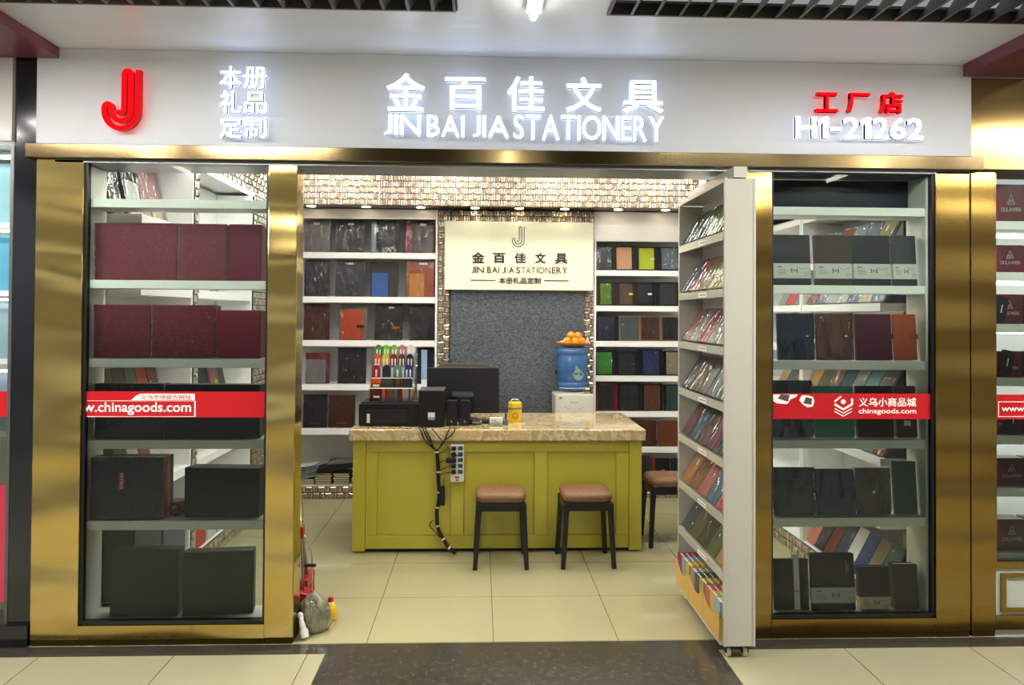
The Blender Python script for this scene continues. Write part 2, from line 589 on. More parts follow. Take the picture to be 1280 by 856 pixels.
def mosaic(name, org, ux, nx, W, H, label, cat='wall', thick=.012, rows=None):
    """basket-weave metal mosaic: org = lower left corner, ux = direction of the width, nx = outward normal."""
    ux, nx = Vector(ux), Vector(nx)
    uz = Vector((0, 0, 1))
    org = Vector(org)
    mb = MB()

    def P(a, b, c):
        return org + ux * a + uz * b + nx * c
    back = [P(0, 0, 0), P(W, 0, 0), P(W, H, 0), P(0, H, 0), P(0, 0, -.02), P(W, 0, -.02), P(W, H, -.02), P(0, H, -.02)]
    mb.add(back, [(0, 1, 2, 3), (7, 6, 5, 4), (0, 4, 5, 1), (1, 5, 6, 2), (2, 6, 7, 3), (3, 7, 4, 0)], 4)
    nr = rows or max(1, round(H / .049))
    h = H / nr
    wh, wv = .060, .041
    for r in range(nr):
        a = 0.0
        k = r % 2
        while a < W - .004:
            w = wh if k % 2 == 0 else wv
            w2 = min(w, W - a)
            g = .0025
            x0, x1, z0, z1 = a + g, a + w2 - g, r * h + g, (r + 1) * h - g
            if x1 - x0 > .008:
                ins = .008 if k % 2 == 0 else .010
                iz = .010 if k % 2 == 0 else .006
                ins = min(ins, (x1 - x0) * .35)
                t = [R.uniform(-.0010, .0010) for _ in range(2)]
                zc = [thick - .002 + t[0] + t[1], thick - .002 - t[0] + t[1], thick - .002 - t[0] - t[1], thick - .002 + t[0] - t[1]]
                j = R.uniform(-.001, .001)
                vs = [P(x0, z0, .001), P(x1, z0, .001), P(x1, z1, .001), P(x0, z1, .001)]
                ii = [(x0 + ins, z0 + iz), (x1 - ins, z0 + iz), (x1 - ins, z1 - iz), (x0 + ins, z1 - iz)]
                vs += [P(p[0], p[1], c + j) for p, c in zip(ii, zc)]
                mb.add(vs, [(0, 1, 5, 4), (1, 2, 6, 5), (2, 3, 7, 6), (3, 0, 4, 7)], 0)
                mb.add(vs[4:], [(0, 1, 2, 3)], R.choice((1, 1, 2, 2, 3)))
            a += w
            k += 1
    return struct(name, mb, MOS, label, cat)


mosaic('wall_soffit_back', (-1.72, 2.62, 2.43), (1, 0, 0), (0, -1, 0), 3.50, .35, 'metal mosaic soffit above the back shelving')
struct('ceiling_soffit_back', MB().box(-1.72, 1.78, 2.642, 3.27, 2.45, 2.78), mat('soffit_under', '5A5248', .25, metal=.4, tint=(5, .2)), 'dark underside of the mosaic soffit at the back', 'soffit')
mosaic('wall_soffit_left', (-1.70, 2.60, 2.45), (0, -1, 0), (1, 0, 0), 2.34, .33, 'metal mosaic soffit above the left shelving')
struct('ceiling_soffit_left', MB().box(-2.0, -1.722, .27, 3.27, 2.455, 2.78), WALLW, 'white underside of the left mosaic soffit', 'soffit')
struct('wall_soffit_right', MB().box(1.93, 2.40, .27, 3.27, 2.30, 2.78), mat('dark_soffit', '2C313C', .3, tint=(4, .1)), 'dark soffit above the right shelving', 'wall')
struct('trim_post', MB().box(1.782, 1.84, 2.60, 2.66, 2.28, 2.78), WHITE, 'white post at the right end of the mosaic soffit', 'trim')
mosaic('baseboard_back', (-1.70, 2.95, 0), (1, 0, 0), (0, -1, 0), 3.78, .105, 'metal mosaic plinth under the back shelving', 'baseboard', rows=2)
mosaic('baseboard_left', (-1.70, 2.95, 0), (0, -1, 0), (1, 0, 0), 2.7, .105, 'metal mosaic plinth under the left shelving', 'baseboard', rows=2)
mosaic('baseboard_right', (2.08, .25, 0), (0, 1, 0), (-1, 0, 0), 2.6, .105, 'metal mosaic plinth under the right shelving', 'baseboard', rows=2)
mosaic('trim_mosaic_west', (-.36, 2.95, .11), (1, 0, 0), (0, -1, 0), .112, 2.335, 'metal mosaic strip left of the grey panel')
mosaic('trim_mosaic_east', (.886, 2.95, .11), (1, 0, 0), (0, -1, 0), .084, 2.335, 'metal mosaic strip right of the grey panel')
mosaic('trim_mosaic_top', (-.248, 2.95, 1.9), (1, 0, 0), (0, -1, 0), 1.134, .545, 'metal mosaic band above the inner name board')
mosaic('trim_mosaic_left', (-1.70, 1.05, .11), (0, -1, 0), (1, 0, 0), .07, 2.335, 'narrow metal mosaic strip between the left shelving units')
mosaic('trim_mosaic_corner', (-1.70, 2.92, .11), (0, -1, 0), (1, 0, 0), .71, 2.335, 'metal mosaic panel in the far left corner')


def m_shimmer():
    m = bpy.data.materials.new('grey_shimmer_mosaic'); m.use_nodes = True
    nt = m.node_tree; b = nt.nodes['Principled BSDF']
    t = nt.nodes.new('ShaderNodeTexCoord')
    br = nt.nodes.new('ShaderNodeTexVoronoi'); br.inputs['Scale'].default_value = 120
    mp = nt.nodes.new('ShaderNodeMapping'); mp.inputs['Scale'].default_value = (.6, 1, 1)
    nt.links.new(t.outputs['Object'], mp.inputs[0]); nt.links.new(mp.outputs[0], br.inputs['Vector'])
    bw = nt.nodes.new('ShaderNodeRGBToBW')
    nt.links.new(br.outputs['Color'], bw.inputs[0])
    rp = nt.nodes.new('ShaderNodeValToRGB')
    rp.color_ramp.elements[0].color = (*lin('42494E'), 1); rp.color_ramp.elements[1].color = (*lin('7A8388'), 1)
    nt.links.new(bw.outputs[0], rp.inputs[0]); nt.links.new(rp.outputs[0], b.inputs['Base Color'])
    b.inputs['Metallic'].default_value = .35; b.inputs['Roughness'].default_value = .28
    bp = nt.nodes.new('ShaderNodeBump'); bp.inputs['Strength'].default_value = .6; bp.inputs['Distance'].default_value = .01
    nt.links.new(bw.outputs[0], bp.inputs['Height']); nt.links.new(bp.outputs[0], b.inputs['Normal'])
    return m


struct('wall_feature', MB().box(-.250, .888, 2.935, 2.955, .11, 1.90), m_shimmer(), 'grey shimmering mosaic panel behind the counter', 'wall')
struct('wall_feature_backing', MB().box(-.36, .97, 2.975, 3.26, 0, 2.44), WALLW, 'backing wall behind the grey panel', 'wall')

# ------------------------------------------------------------------ ceiling grilles, lamps
SLAT = mat('grey_slat', '55514F', .45, metal=.2, tint=(5, .05))


def grille(x0, x1, label):
    t = thing('ceiling_grille', label, 'ceiling grille', ((x0 + x1) / 2, -.57, 2.79), group='slatted ceiling grilles')
    w = (x1 - x0) / 2
    f = MB().box(-w, w, -.012, 0, 0, .05).box(-w, w, -8.4, -8.388, 0, .05).box(-w, -w + .012, -8.39, -.012, 0, .05).box(w - .012, w, -8.39, -.012, 0, .05)
    f.build('frame', SLAT, t)
    s = MB()
    x = -w + .10
    while x < w - .03:
        vs = [(x - .006, 0), (x + .006, 0), (x + .088, .13), (x + .078, .13)]
        s.prism(vs, -.013, -8.38)
        x += .10
    s.build('slats', SLAT, t)
    h = MB()
    for hx in (-w + .2, w - .2):
        for hy in (-.6, -4, -8):
            h.tube([(hx, hy, .05), (hx, hy, .19)], .004, 6)
    h.build('hanger', DARKMETAL, t)


grille(-4.9, -.107, 'grey slatted ceiling grille at the top left of the hall ceiling')
grille(.512, 4.9, 'grey slatted ceiling grille at the top right of the hall ceiling')

E_HALL = m_emit('hall_tube_glow', 'FFF6E6', L_HALL)
E_SHOP = m_emit('shop_panel_glow', 'FFF9EE', L_SHOP)
E_STRIP = m_emit('strip_glow', 'FFFFFF', L_STRIP)
E_DOWN = m_emit('downlight_glow', 'FFE9C0', L_DOWN)


def hall_tube(x, y0, y1, label, z=2.80):
    t = thing('tube_light', label, 'ceiling light', (x, y0, z), group='tube lights along the hall ceiling')
    MB().box(-.03, .03, -(y0 - y1), 0, -.02, 0).build('housing', WHITE, t)
    MB().tube([(0, -.005, -.035), (0, -(y0 - y1) + .005, -.035)], .016, 12).build('diffuser', E_HALL, t, smooth=True)


for k, yy in enumerate((-.60, -2.3, -4.0, -5.7)):
    hall_tube(.207, yy, yy - 1.2, 'white tube light on the hall ceiling, %s from the shopfront' % ORD[k])
for xx, nm in ((-2.49, 'left'), (3.05, 'right')):
    hall_tube(xx, -2.2, -3.0, 'short tube light below the %s slatted ceiling grille' % nm, 2.782)


E_FILL = m_emit('hall_fill_glow', 'FBF8F2', L_FILL)  # out-of-view panels added to brighten the fascia and hall
for j, yy in enumerate((-1.45,)):
    for i, xx in enumerate((-3.5, -2.45, -1.4, 1.6, 2.65, 3.7)):
        t = thing('fill_panel', 'wide added hall fill light below the slatted grille, %s from the left' % ORD[i], 'ceiling light', (xx, yy, 2.775), group='added fill lights below the hall ceiling')
        MB().box(-.42, .42, -.23, .23, -.02, 0).build('frame', WHITE, t)
        MB().box(-.40, .40, -.21, .21, -.026, -.0205).build('diffuser', E_FILL, t)


def shop_light(x, y, lx, ly, label):
    t = thing('ceiling_light', label, 'ceiling light', (x, y, 2.78), group='panel lights on the shop ceiling')
    MB().box(-lx / 2, lx / 2, -ly / 2, ly / 2, -.012, 0).build('frame', WHITE, t)
    MB().box(-lx / 2 + .015, lx / 2 - .015, -ly / 2 + .015, ly / 2 - .015, -.018, -.0125).build('diffuser', E_SHOP, t)


for j, yy in enumerate((.62, 1.45, 2.34)):
    for i, xx in enumerate((-1.15, -.25, .65, 1.42)):
        shop_light(xx, yy, .62, .30, 'white panel light on the shop ceiling, %s row from the front, %s from the left' % (ORD[j], ORD[i]))
for i, xx in enumerate((-1.4, -.95, -.5, -.05, .32, .7, 1.15, 1.55)):
    t = thing('downlight', 'small round downlight under the mosaic soffit, %s from the left' % ORD[i], 'downlight', (xx, 2.80, 2.45), group='downlights under the back soffit')
    MB().lathe([(.045, -.008), (.045, 0)], n=20).build('ring', CHROME, t)
    MB().lathe([(.034, -.011), (.034, -.0081)], n=20).build('lens', E_DOWN, t)
t = thing('strip_light', 'bright white strip light along the lower edge of the left mosaic soffit', 'strip light', (-1.712, 1.45, 2.4465))
MB().box(-.03, .03, -1.17, 1.17, -.004, .003).build('channel', WHITE, t)
MB().box(-.012, .012, -1.16, 1.16, -.012, -.0045).build('diffuser', E_STRIP, t)

# ------------------------------------------------------------------ illuminated shop letters
E_SIGN = m_emit('letter_white', 'E8F0FF', L_SIGN)
E_BACK = m_emit('letter_halo_white', 'EEF4FF', L_SIGN * .33)
E_REDS = mat('letter_red', '200104', .8, spec=.05, emit='FF0810', estr=L_RED, tint=(3, .02))
E_PINK = m_emit('letter_halo_red', 'FF6A70', L_SIGN * .4)
LET_SIDE = mat('letter_side', 'C9CCD2', .35, tint=(4, .04))
RED_SIDE = mat('letter_side_red', '8C1420', .35, tint=(4, .04))


def channel(parent, name, body, px, bold=.02, red=False):
    """one raised letter: lit face, solid rim, glowing back, held off the fascia on pins."""
    u0_, u1_, v0_, v1_ = px
    a = atY((u0_), (v1_), -.05); b = atY(u1_, v0_, -.05)
    o = Vector(parent.location)
    box = (a.x - o.x, b.x - o.x, a.z - o.z, b.z - o.z)
    p = thing_part(name, parent)
    text_mb(MB(), body, *box, -.050 - o.y, .004, bold).build('face', E_REDS if red else E_SIGN, p)
    text_mb(MB(), body, *box, -.0458 - o.y, .024, bold).build('rim', RED_SIDE if red else LET_SIDE, p)
    text_mb(MB(), body, *box, -.0216 - o.y, .004, bold).build('back_glow', E_PINK if red else E_BACK, p)
    return p


def thing_part(name, parent):
    o = bpy.data.objects.new(name, None)
    C.objects.link(o)
    o.parent = parent
    o.empty_display_size = .05
    return o


def sign_at(name, label, u, v):
    p = atY(u, v, 0)
    return thing(name, label, 'shop sign', (p.x, 0, p.z))


s1 = sign_at('shop_sign', 'large white illuminated shop name over the entrance in Chinese and English', 655, 175)
for ch, px in zip('金百佳文具', ((483, 531, 92, 138), (556, 607, 97, 137), (634, 681, 96, 139), (708, 752, 97, 139), (779, 829, 101, 140))):
    channel(s1, 'character', ch, px, .011)
for wd_, px in (('JIN', (480, 525.5, 143.5, 168)), ('BAI', (533.5, 580.5, 144.5, 170)), ('JIA', (591, 636, 145, 171)), ('STATIONERY', (642, 830, 146, 173.5))):
    channel(s1, 'word', wd_, px, .004)
s2 = sign_at('shop_sign', 'six small white illuminated characters stacked in three rows on the fascia', 304, 175)
for ch, px in zip('本册礼品定制', ((274.5, 301.5, 83, 110), (304.5, 333, 84, 110), (274.5, 301.5, 113.5, 141), (305, 333, 115, 141), (274.5, 301.5, 145.5, 172), (305, 333, 146.5, 172))):
    channel(s2, 'character', ch, px, .010)
s3 = sign_at('shop_sign', 'red and white illuminated shop number at the right end of the fascia', 1075, 175)
for ch, px in zip('工厂店', ((1020.5, 1048, 115.5, 139.5), (1060, 1088, 116, 140), (1101, 1129.5, 115, 141))):
    channel(s3, 'character', ch, px, .022, True)
channel(s3, 'number', 'H1-21262', (995, 1154, 148, 172), .012)
s4 = sign_at('logo_sign', 'red illuminated clip-shaped letter J at the left end of the fascia', 151, 168)
a = atY(125.5, 164, -.05); b = atY(177, 86, -.05)
lp = [(p[0] - s4.location.x, p[1] - s4.location.z) for p in logo_path(a.x, b.x, a.z, b.z)]
ribbon(MB(), lp, .0235, -.05, .004).build('face', E_REDS, s4)
ribbon(MB(), lp, .0235, -.0458, .024).build('rim', RED_SIDE, s4)
ribbon(MB(), lp, .0235, -.0216, .004).build('back_glow', E_PINK, s4)
for s_ in (s1, s2, s3, s4):
    pins = MB()
    for c in s_.children_recursive:
        if c.type == 'MESH' and c.name.startswith('rim'):
            xs = [v.co.x for v in c.data.vertices]; zs = [v.co.z for v in c.data.vertices]
            v = min(c.data.vertices, key=lambda q: (q.co.x - (min(xs) + max(xs)) / 2) ** 2 + (q.co.z - (min(zs) + max(zs)) / 2) ** 2).co
            pins.box(v.x - .002, v.x + .002, -.022, -.0005, v.z - .002, v.z + .002)
    pins.build('standoff_pins', DARKMETAL, s_)

# ------------------------------------------------------------------ shop windows and the display cases behind them


def window(name, x0, x1, label):
    z0, z1 = .098, 2.262
    o = struct(name, MB().box(x0 + .012, x1 - .012, .030, .038, z0 + .012, z1), GLASS, label, 'window')
    fr = mat('window_frame_black', '15171A', .35, tint=(5, .1))
    MB().box(x0, x0 + .012, .016, .046, z0, z1).box(x1 - .012, x1, .016, .046, z0, z1).box(x0 + .012, x1 - .012, .016, .046, z0 - .004, z0 + .012).build('window_frame', fr, o)
    k = MB().box(x0, x1, .0, .10, .03, z0 - .004).build('kick_panel', GOLD if x0 < 0 else GOLDB, o)
    MB().box(x0, x1, .006, .10, 0, .03).build('kick_base', mat('dark_gold_base', '5A4A24'), o)
    return o


window('window_1', -1.866, -1.008, 'left shop window pane between two gold pillars')
window('window_2', 1.415, 2.228, 'right shop window pane between two bronze pillars')


def display_case(x0, x1, zt, label, dark=False):
    t = thing('display_case', label, 'display case', (x0, .05, 0))
    W = x1 - x0
    D = .18
    MB().box(-.022 if not dark else 0, -.004 if not dark else .018, 0, D, .10, 2.258).build('side_panel', CASEW, t, .001)
    if dark:
        MB().box(W - .018, W, 0, D, .10, 2.258).build('side_panel', CASEW, t, .001)
    else:
        MB().box(W - .018, W, D - .05, D, .10, 2.258).build('side_panel', CASEW, t, .001)
    e0 = .019 if dark else -.0035
    MB().box(e0, W - .019, 0, D, .062, .10).build('base', CASEW, t, .001)
    for z0, z1 in zt:
        MB().box(e0, W - .019, .002, D, z0, z1).build('shelf', CASEW, t, .0015)
    if dark:
        o = MB().box(.019, W - .019, D - .02, D - .002, zt[0][1] + .001, 2.258).build('back_panel', mat('navy_panel', '1B2230', .2, tint=(2, .2)), t)
        tag(o, 'dark navy panel at the top')
    return t


SZ = [(2.058, 2.099), (1.672, 1.712), (1.296, 1.337), (.909, .951), (.525, .569)]
case_l = display_case(-1.862, -1.012, SZ, 'white open display case behind the left shop window')
case_r = display_case(1.419, 2.224, SZ, 'white open display case behind the right shop window', True)

# ------------------------------------------------------------------ notebooks and boxes


def notebook(label, loc, w, h, t, col, lean=0.0, rz=0.0, group=None, sleeve=False, band=None, clasp=None, spine=None, inner=None,
             r=.008, stamp=None, name='notebook', cat='notebook', label_tag=None, pages=True, tab=None, dark_top=None):
    """book standing on its lower edge, cover to -Y before rz; lean tips the top backwards about the lower edge."""
    o = thing(name, label, cat, (loc[0], loc[1], loc[2] + (t + .003) * math.sin(lean) + .0008), (-lean, 0, rz), group)
    b = .0035
    m = m_leather(col)
    c = MB()
    out = rrect(-w / 2, w / 2, 0, h, r, (0, 1, 1, 0))
    c.prism(out, 0, b).prism(out, t - b, t).box(-w / 2, -w / 2 + b, b, t - b, 0, h)
    c.build('cover', m, o)
    if pages:
        MB().box(-w / 2 + b, w / 2 - .005, b + .0002, t - b - .0002, .004, h - .005).build('pages', PAGES, o)
    y = -.0004
    if spine:
        MB().box(-w / 2 - .0006, -w / 2 + w * .16, -.0012, t + .0006, .002, h - .002).build('spine_cloth', m_leather(spine), o)
        y = -.0016
    if inner:
        iw, ih, ic = inner[:3]
        ix = inner[3] if len(inner) > 3 else 0
        q = MB().prism(rrect(ix - iw / 2, ix + iw / 2, .004, .004 + ih, .005), -.011, -.001)
        q.build('inner_notebook', m_leather(ic), o)
        y = -.0114
        if len(inner) > 4:
            MB().box(ix + iw * .22, ix + iw / 2 + .012, -.014, -.0112, ih * .40, ih * .50).build('strap', m_leather(inner[4]), o)
            y = -.0144
    if band:
        bc, z0, z1, lines = band
        B = MB().box(-w / 2 - .001, w / 2 + .001, -.0012, t + .001, z0, z1, 0)
        B.build('paper_band', m_board(bc), o)
        if lines:
            g = MB()
            g.box(-w * .40, -w * .27, -.0017, -.00125, z1 - (z1 - z0) * .28, z1 - (z1 - z0) * .20)
            for k in range(4):
                zz = z1 - (z1 - z0) * (.42 + .1 * k)
                g.box(-w * .40, -w * (.18 - .02 * (k % 2)), -.0017, -.00125, zz - .001, zz + .001)
            marks(g, -w * .04, w * .17, z0 + (z1 - z0) * .38, z0 + (z1 - z0) * .66, -.0017, 3, .0004)
            pts = [(w * .12 + w * .30 * k / 10, z0 + (z1 - z0) * (.80 - .18 * math.sin(k / 10 * PI * .9))) for k in range(11)]
            ribbon(g, pts, .002, -.0017, .0004)
            ribbon(g, [(w * .40 + .012 * math.cos(q), z0 + (z1 - z0) * .25 + .007 * math.sin(q)) for q in [k * .5 for k in range(11)]], .002, -.0017, .0004)
            g.build('band_print', mat('grey_print', '6C6B66', .5, tint=(5, .05)), o)
        y = -.002
    if clasp:
        cc, cz, metal = clasp
        q = MB().prism(rrect(w * .22, w / 2 + .002, cz - .014, cz + .014, .006), -.005, -.0006)
        q.box(w / 2 + .0008, w / 2 + .0045, -.005, t + .001, cz - .014, cz + .014)
        q.build('clasp', m_leather(cc), o)
        if metal:
            MB().box(w * .27, w * .36, -.0075, -.0051, cz - .005, cz + .005).build('buckle', CHROME, o)
        y = -.0078
    if stamp:
        txt, sx0, sx1, sz0, sz1, scol = stamp
        (ribbon(MB(), arc((sx0 + sx1) / 2 * w, (sz0 + sz1) / 2 * h, (sz1 - sz0) / 2 * h, 0, 360, 20), .004, y - .0006, .0005) if txt == 'O' else marks(MB(), sx0 * w, sx1 * w, sz0 * h, sz1 * h, y - .0006, txt)).build('print', mat('print_' + scol, scol, .4, tint=(5, .04)), o)
    if label_tag:
        lx, lz, lw, lh = label_tag
        MB().box(lx * w - lw / 2, lx * w + lw / 2, y - .0008, y - .0001, lz * h - lh / 2, lz * h + lh / 2).build('price_tag', PAPER, o)
    if tab:
        MB().box(w / 2 - .030, w / 2 + .003, y - .0045, y - .0004, h * tab[1], h * tab[1] + .018).build('strap', m_leather(tab[0]), o)
    if sleeve:
        e = .003
        fy = y - .004
        MB().box(-w / 2 - e, w / 2 + e, fy, t + .0012, .0005, h + e).build('plastic_sleeve', SLEEVE, o)
    return o


def gift_box(label, loc, w, h, t, col, lid=None, rz=0.0, lean=0.0, group=None, window=None, lettering=None, edge=None):
    """closed presentation box: base tray, lid with a lip, optional clear film and lettering."""
    o = thing('gift_box', label, 'gift box', (loc[0], loc[1], loc[2] + (t + .003) * math.sin(lean) + .0008), (-lean, 0, rz), group)
    m = m_board(col)
    MB().box(-w / 2 + .003, w / 2 - .003, t * .35, t - .0005, 0.0, h - .003).build('base', m_board(edge or col), o, .0015)
    MB().box(-w / 2, w / 2, 0, t * .62, .001, h).build('lid', m, o, .0025)
    if edge:
        MB().box(-w / 2 - .001, -w / 2 + .003, -.001, t * .6, .0005, h + .001).box(w / 2 - .003, w / 2 + .001, -.001, t * .6, .0005, h + .001).build('edge_piping', m_board('A8452C'), o)
    y = -.0004
    if lettering:
        for (txt, x0, x1, z0, z1, lc, bold) in lettering:
            text_mb(MB(), txt, x0 * w, x1 * w, z0 * h, z1 * h, y - .0016, .0008, bold).build('lettering', mat('print_' + lc, lc, .4, tint=(5, .04)), o)
    if window:
        MB().box(-w / 2 - .002, w / 2 + .002, -.004, t * .3, .004, h + .002).build('plastic_film', FILM, o)
    return o


def gift_set(label, loc, w, h, t, tray, book, bw, bx, pen=None, lean=.12, rz=0, group=None, tab=None, sleeve=False, frame=None):
    """open presentation tray holding a notebook and, where shown, a pen."""
    o = thing('notebook_gift_set', label, 'gift set', (loc[0], loc[1], loc[2] + (t + .003) * math.sin(lean) + .0008), (-lean, 0, rz), group)
    m = m_board(tray)
    q = MB().box(-w / 2, w / 2, t - .004, t, 0, h)
    e = .008
    q.box(-w / 2, -w / 2 + e, 0, t - .004, 0, h).box(w / 2 - e, w / 2, 0, t - .004, 0, h).box(-w / 2 + e, w / 2 - e, 0, t - .004, 0, e).box(-w / 2 + e, w / 2 - e, 0, t - .004, h - e, h)
    q.build('tray', m_board(frame) if frame else m, o)
    MB().box(-w / 2 + e, w / 2 - e, t * .55, t - .0045, e, h - e).build('foam_insert', m, o)
    bh = h - 2 * e - .006
    MB().prism(rrect(bx - bw / 2, bx + bw / 2, e + .002, e + .002 + bh, .006, (0, 1, 1, 0)), .001, t * .54).build('notebook', m_leather(book), o)
    if tab:
        MB().box(bx + bw / 2 - .03, bx + bw / 2 + .004, -.002, .0008, h * .45, h * .45 + .016).build('strap', m_leather(tab), o)
    if pen is not None:
        MB().tube([(pen, t * .3, h * .2), (pen, t * .3, h * .8)], .0055, 8).build('pen', CHROME, o, smooth=True)
    if sleeve:
        MB().box(bx - bw / 2 - .003, bx + bw / 2 + .003, -.003, t * .5, e, h - e).build('plastic_sleeve', SLEEVE, o)
    return o


def from_px(u0_, u1_, vt, vb, Y):
    a = atY(u0_, vb, Y); b = atY(u1_, vt, Y)
    return (a.x + b.x) / 2, a.z, b.x - a.x, b.z - a.z


# left display case: gift boxes
CASE_TOP = [.1005, .5695, .9515, 1.3375, 1.7125]


def case_box(row, u0_, u1_, vt, vb, label, col, t=.10, Y=.10, group=None, rz=0, **kw):
    x, z, w, h = from_px(u0_, u1_, vt, vb, Y)
    zb = CASE_TOP[row]
    xa, xb = max(x - w / 2, -1.858), min(x + w / 2, -1.050)
    x, w = (xa + xb) / 2, xb - xa
    return gift_box(label, (x, Y, zb), w, h, t, col, rz=rz, group=group, **kw)


MRED = '6B1426'
case_box(4, 112.5, 221, 280, 350, 'wide maroon gift box on the top filled shelf of the left window, leftmost', MRED, window=True)
case_box(4, 223, 283, 280, 350, 'square maroon gift box in the middle of the upper left-window shelf', MRED, window=True)
case_box(4, 285.5, 327, 279.5, 350, 'plain maroon gift box at the right end of the upper left-window shelf', '64122A')
case_box(3, 112.5, 188, 383, 449, 'maroon gift box in sparkling film at the left of the second left-window row', MRED, window=True)
case_box(3, 189.5, 269, 383, 449, 'maroon gift box in sparkling film at the middle of the second left-window row', MRED, window=True)
case_box(3, 270.5, 326, 389, 449, 'lower plain maroon gift box at the right of the second left-window row', '6E1424')
case_box(2, 118, 204, 480, 548, 'black gift box behind the red web-address strip, left of two', '191C1F', window=True)
case_box(2, 206, 325, 481, 548, 'wide black gift box behind the red web-address strip, right of two', '1A1D20')
case_box(1, 112.5, 205, 568, 645, 'black gift box with red edge piping and a small red upright brand tag', '17191D', t=.13, Y=.075, edge='1A1C20',
         window=True)
case_box(1, 229, 325, 581, 643, 'plain black gift box on the fourth left-window shelf beside the red tray', '121415', t=.12, Y=.10, rz=-.06)
bx_ = [o for o in C.objects if o.name.startswith('gift_box') and 'brand tag' in o['label']][0]
x, z, w, h = from_px(148, 156, 590, 612, .075)
tg = MB().box(x - bx_.location.x - w / 2, x - bx_.location.x + w / 2, -.0022, -.0006, z - bx_.location.z, z - bx_.location.z + h).build('brand_tag', REDINK, bx_)
q = MB()
text_mb(q, 'PETRO', -h * .44, h * .44, -w * .26, w * .26, 0, .0006, .01)
q.v = [(p[2] + x - bx_.location.x, -.0030 + p[1], -p[0] + z - bx_.location.z + h / 2) for p in q.v]
q.build('lettering', WINK, tg)
# open red tray with a black strap
x, z, w, h = from_px(206, 231, 618, 640, .13)
t = thing('watch_tray', 'small open red tray holding a black strap beside the black gift box', 'tray', (x + .001, .164, CASE_TOP[1] + .001), (0, 0, -.3))
MB().prism([(-.036, 0), (.036, 0), (.036, .05), (-.036, .022)], -.025, .045).build('body', m_board('8E2A2E'), t, .003)
MB().tube([(.018 + .026 * math.cos(k * PI / 8), -.040, .036 + .026 * math.sin(k * PI / 8)) for k in range(16)], .0085, 8, closed=True).build('strap', BLACK, t, smooth=True)
MB().tube([(-.022, .01, .043), (.024, .01, .062)], .013, 10).build('cushion', m_leather('B04A50'), t, smooth=True)
case_box(0, 137, 222, 687, 771, 'tall dark green gift box on the bottom of the left window, left of two', '1F3B33', t=.09, Y=.09)
case_box(0, 229, 316, 689, 769, 'dark green gift box turned slightly on the bottom of the left window, right of two', '21362B', t=.09, Y=.10, rz=.12)


# right display case: notebooks
def case_book(row, u0_, u1_, vt, vb, label, col, t=.022, Y=.10, lean=.10, **kw):
    x, z, w, h = from_px(u0_, u1_, vt, vb, Y)
    zb = CASE_TOP[row]
    xa, xb = max(x - w / 2, 1.447), min(x + w / 2, 2.196)
    x, w = (xa + xb) / 2, (xb - xa) * .965
    notebook(label, (x, Y, zb), w, h / math.cos(lean), t, col, lean=lean, **kw)


GB = 'B9BBB2'
for (u0_, u1_, c, nm) in ((967, 1015, '14171C', 'black hardcover notebook with a grey paper band, leftmost of four'), (1019, 1066.5, '34201B', 'dark brown hardcover notebook with a grey paper band'),
                          (1067, 1115, '0B1018', 'blue-black hardcover notebook with a grey paper band, right of the brown one'), (1117, 1164, '24282A', 'charcoal hardcover notebook with a grey paper band, rightmost of four')):
    x, z, w, h = from_px(u0_, u1_, 293, 355.5, .10)
    case_book(4, u0_, u1_, 293, 355.5, nm, c, r=.003, band=(GB, h * .13, h * .43, '32K'), group='banded notebooks on the top right-window shelf')
B2 = 'clasp notebooks on the second right-window shelf'
case_book(3, 973, 1018.5, 394, 452, 'navy blue notebook with a metal clasp in the right window', '152338', sleeve=True, clasp=('152338', .12, True), group=B2)
case_book(3, 1021.5, 1067, 394, 452, 'chestnut brown notebook with a round stamp and metal clasp in the right window', '5B3420', sleeve=True, clasp=('54301C', .12, True), stamp=('O', .18, .40, .76, .90, '3A2012'), group=B2)
case_book(3, 1070.5, 1117, 394.5, 452, 'burgundy notebook with a leather strap in the right window', '4B1226', clasp=('451022', .12, False), group=B2)
case_book(3, 1119, 1164, 394.5, 452, 'orange-brown notebook with a dark buckle in the right window', '9A4522', clasp=('8E3E1E', .12, False), group=B2)
B3 = 'plain notebooks behind the red strip in the right window'
case_book(2, 965, 1018, 478, 549, 'black notebook behind the torn end of the red strip', '15171A', sleeve=True, group=B3)
case_book(2, 1019, 1070, 485, 549, 'mint green notebook behind the red strip', '3F8A74', group=B3)
case_book(2, 1072, 1119, 485, 549, 'dark maroon notebook behind the red strip', '381C1C', group=B3)
case_book(2, 1121, 1168, 485, 549, 'brown notebook with a small white price tag behind the red strip', '55402C', label_tag=(.02, .28, .034, .026), group=B3)
B4 = 'wrapped notebooks on the fourth right-window shelf'
case_book(1, 968, 1019, 587, 645, 'grey-black wrapped notebook on the fourth right-window shelf', '2A2A28', sleeve=True, clasp=('2A2A28', .12, False), group=B4)
case_book(1, 1020, 1069.5, 589, 645, 'royal blue wrapped notebook on the fourth right-window shelf', '161B48', sleeve=True, clasp=('161B48', .11, False), group=B4)
case_book(1, 1069, 1115, 589, 646, 'olive brown wrapped notebook with a small metal button', '54432A', sleeve=True, label_tag=(.04, .48, .014, .014), group=B4)
case_book(1, 1119, 1165, 581, 646, 'dark green notebook on the fourth right-window shelf', '1D4A40', r=.004, group=B4)
B5 = 'black notebooks on the bottom of the right window'
case_book(0, 968, 1013, 703, 765, 'black notebook with a vertical white paper band on the window bottom', '17191A', r=.003, group=B5, t=.02)
x, z, w, h = from_px(995, 1006, 704, 765, .099)
nb_ = [o for o in C.objects if o.get('label', '').startswith('black notebook with a vertical white')][0]
MB().box(.012, .040, -.0014, .022, 0.001, .268).build('paper_band', PAPER, nb_)
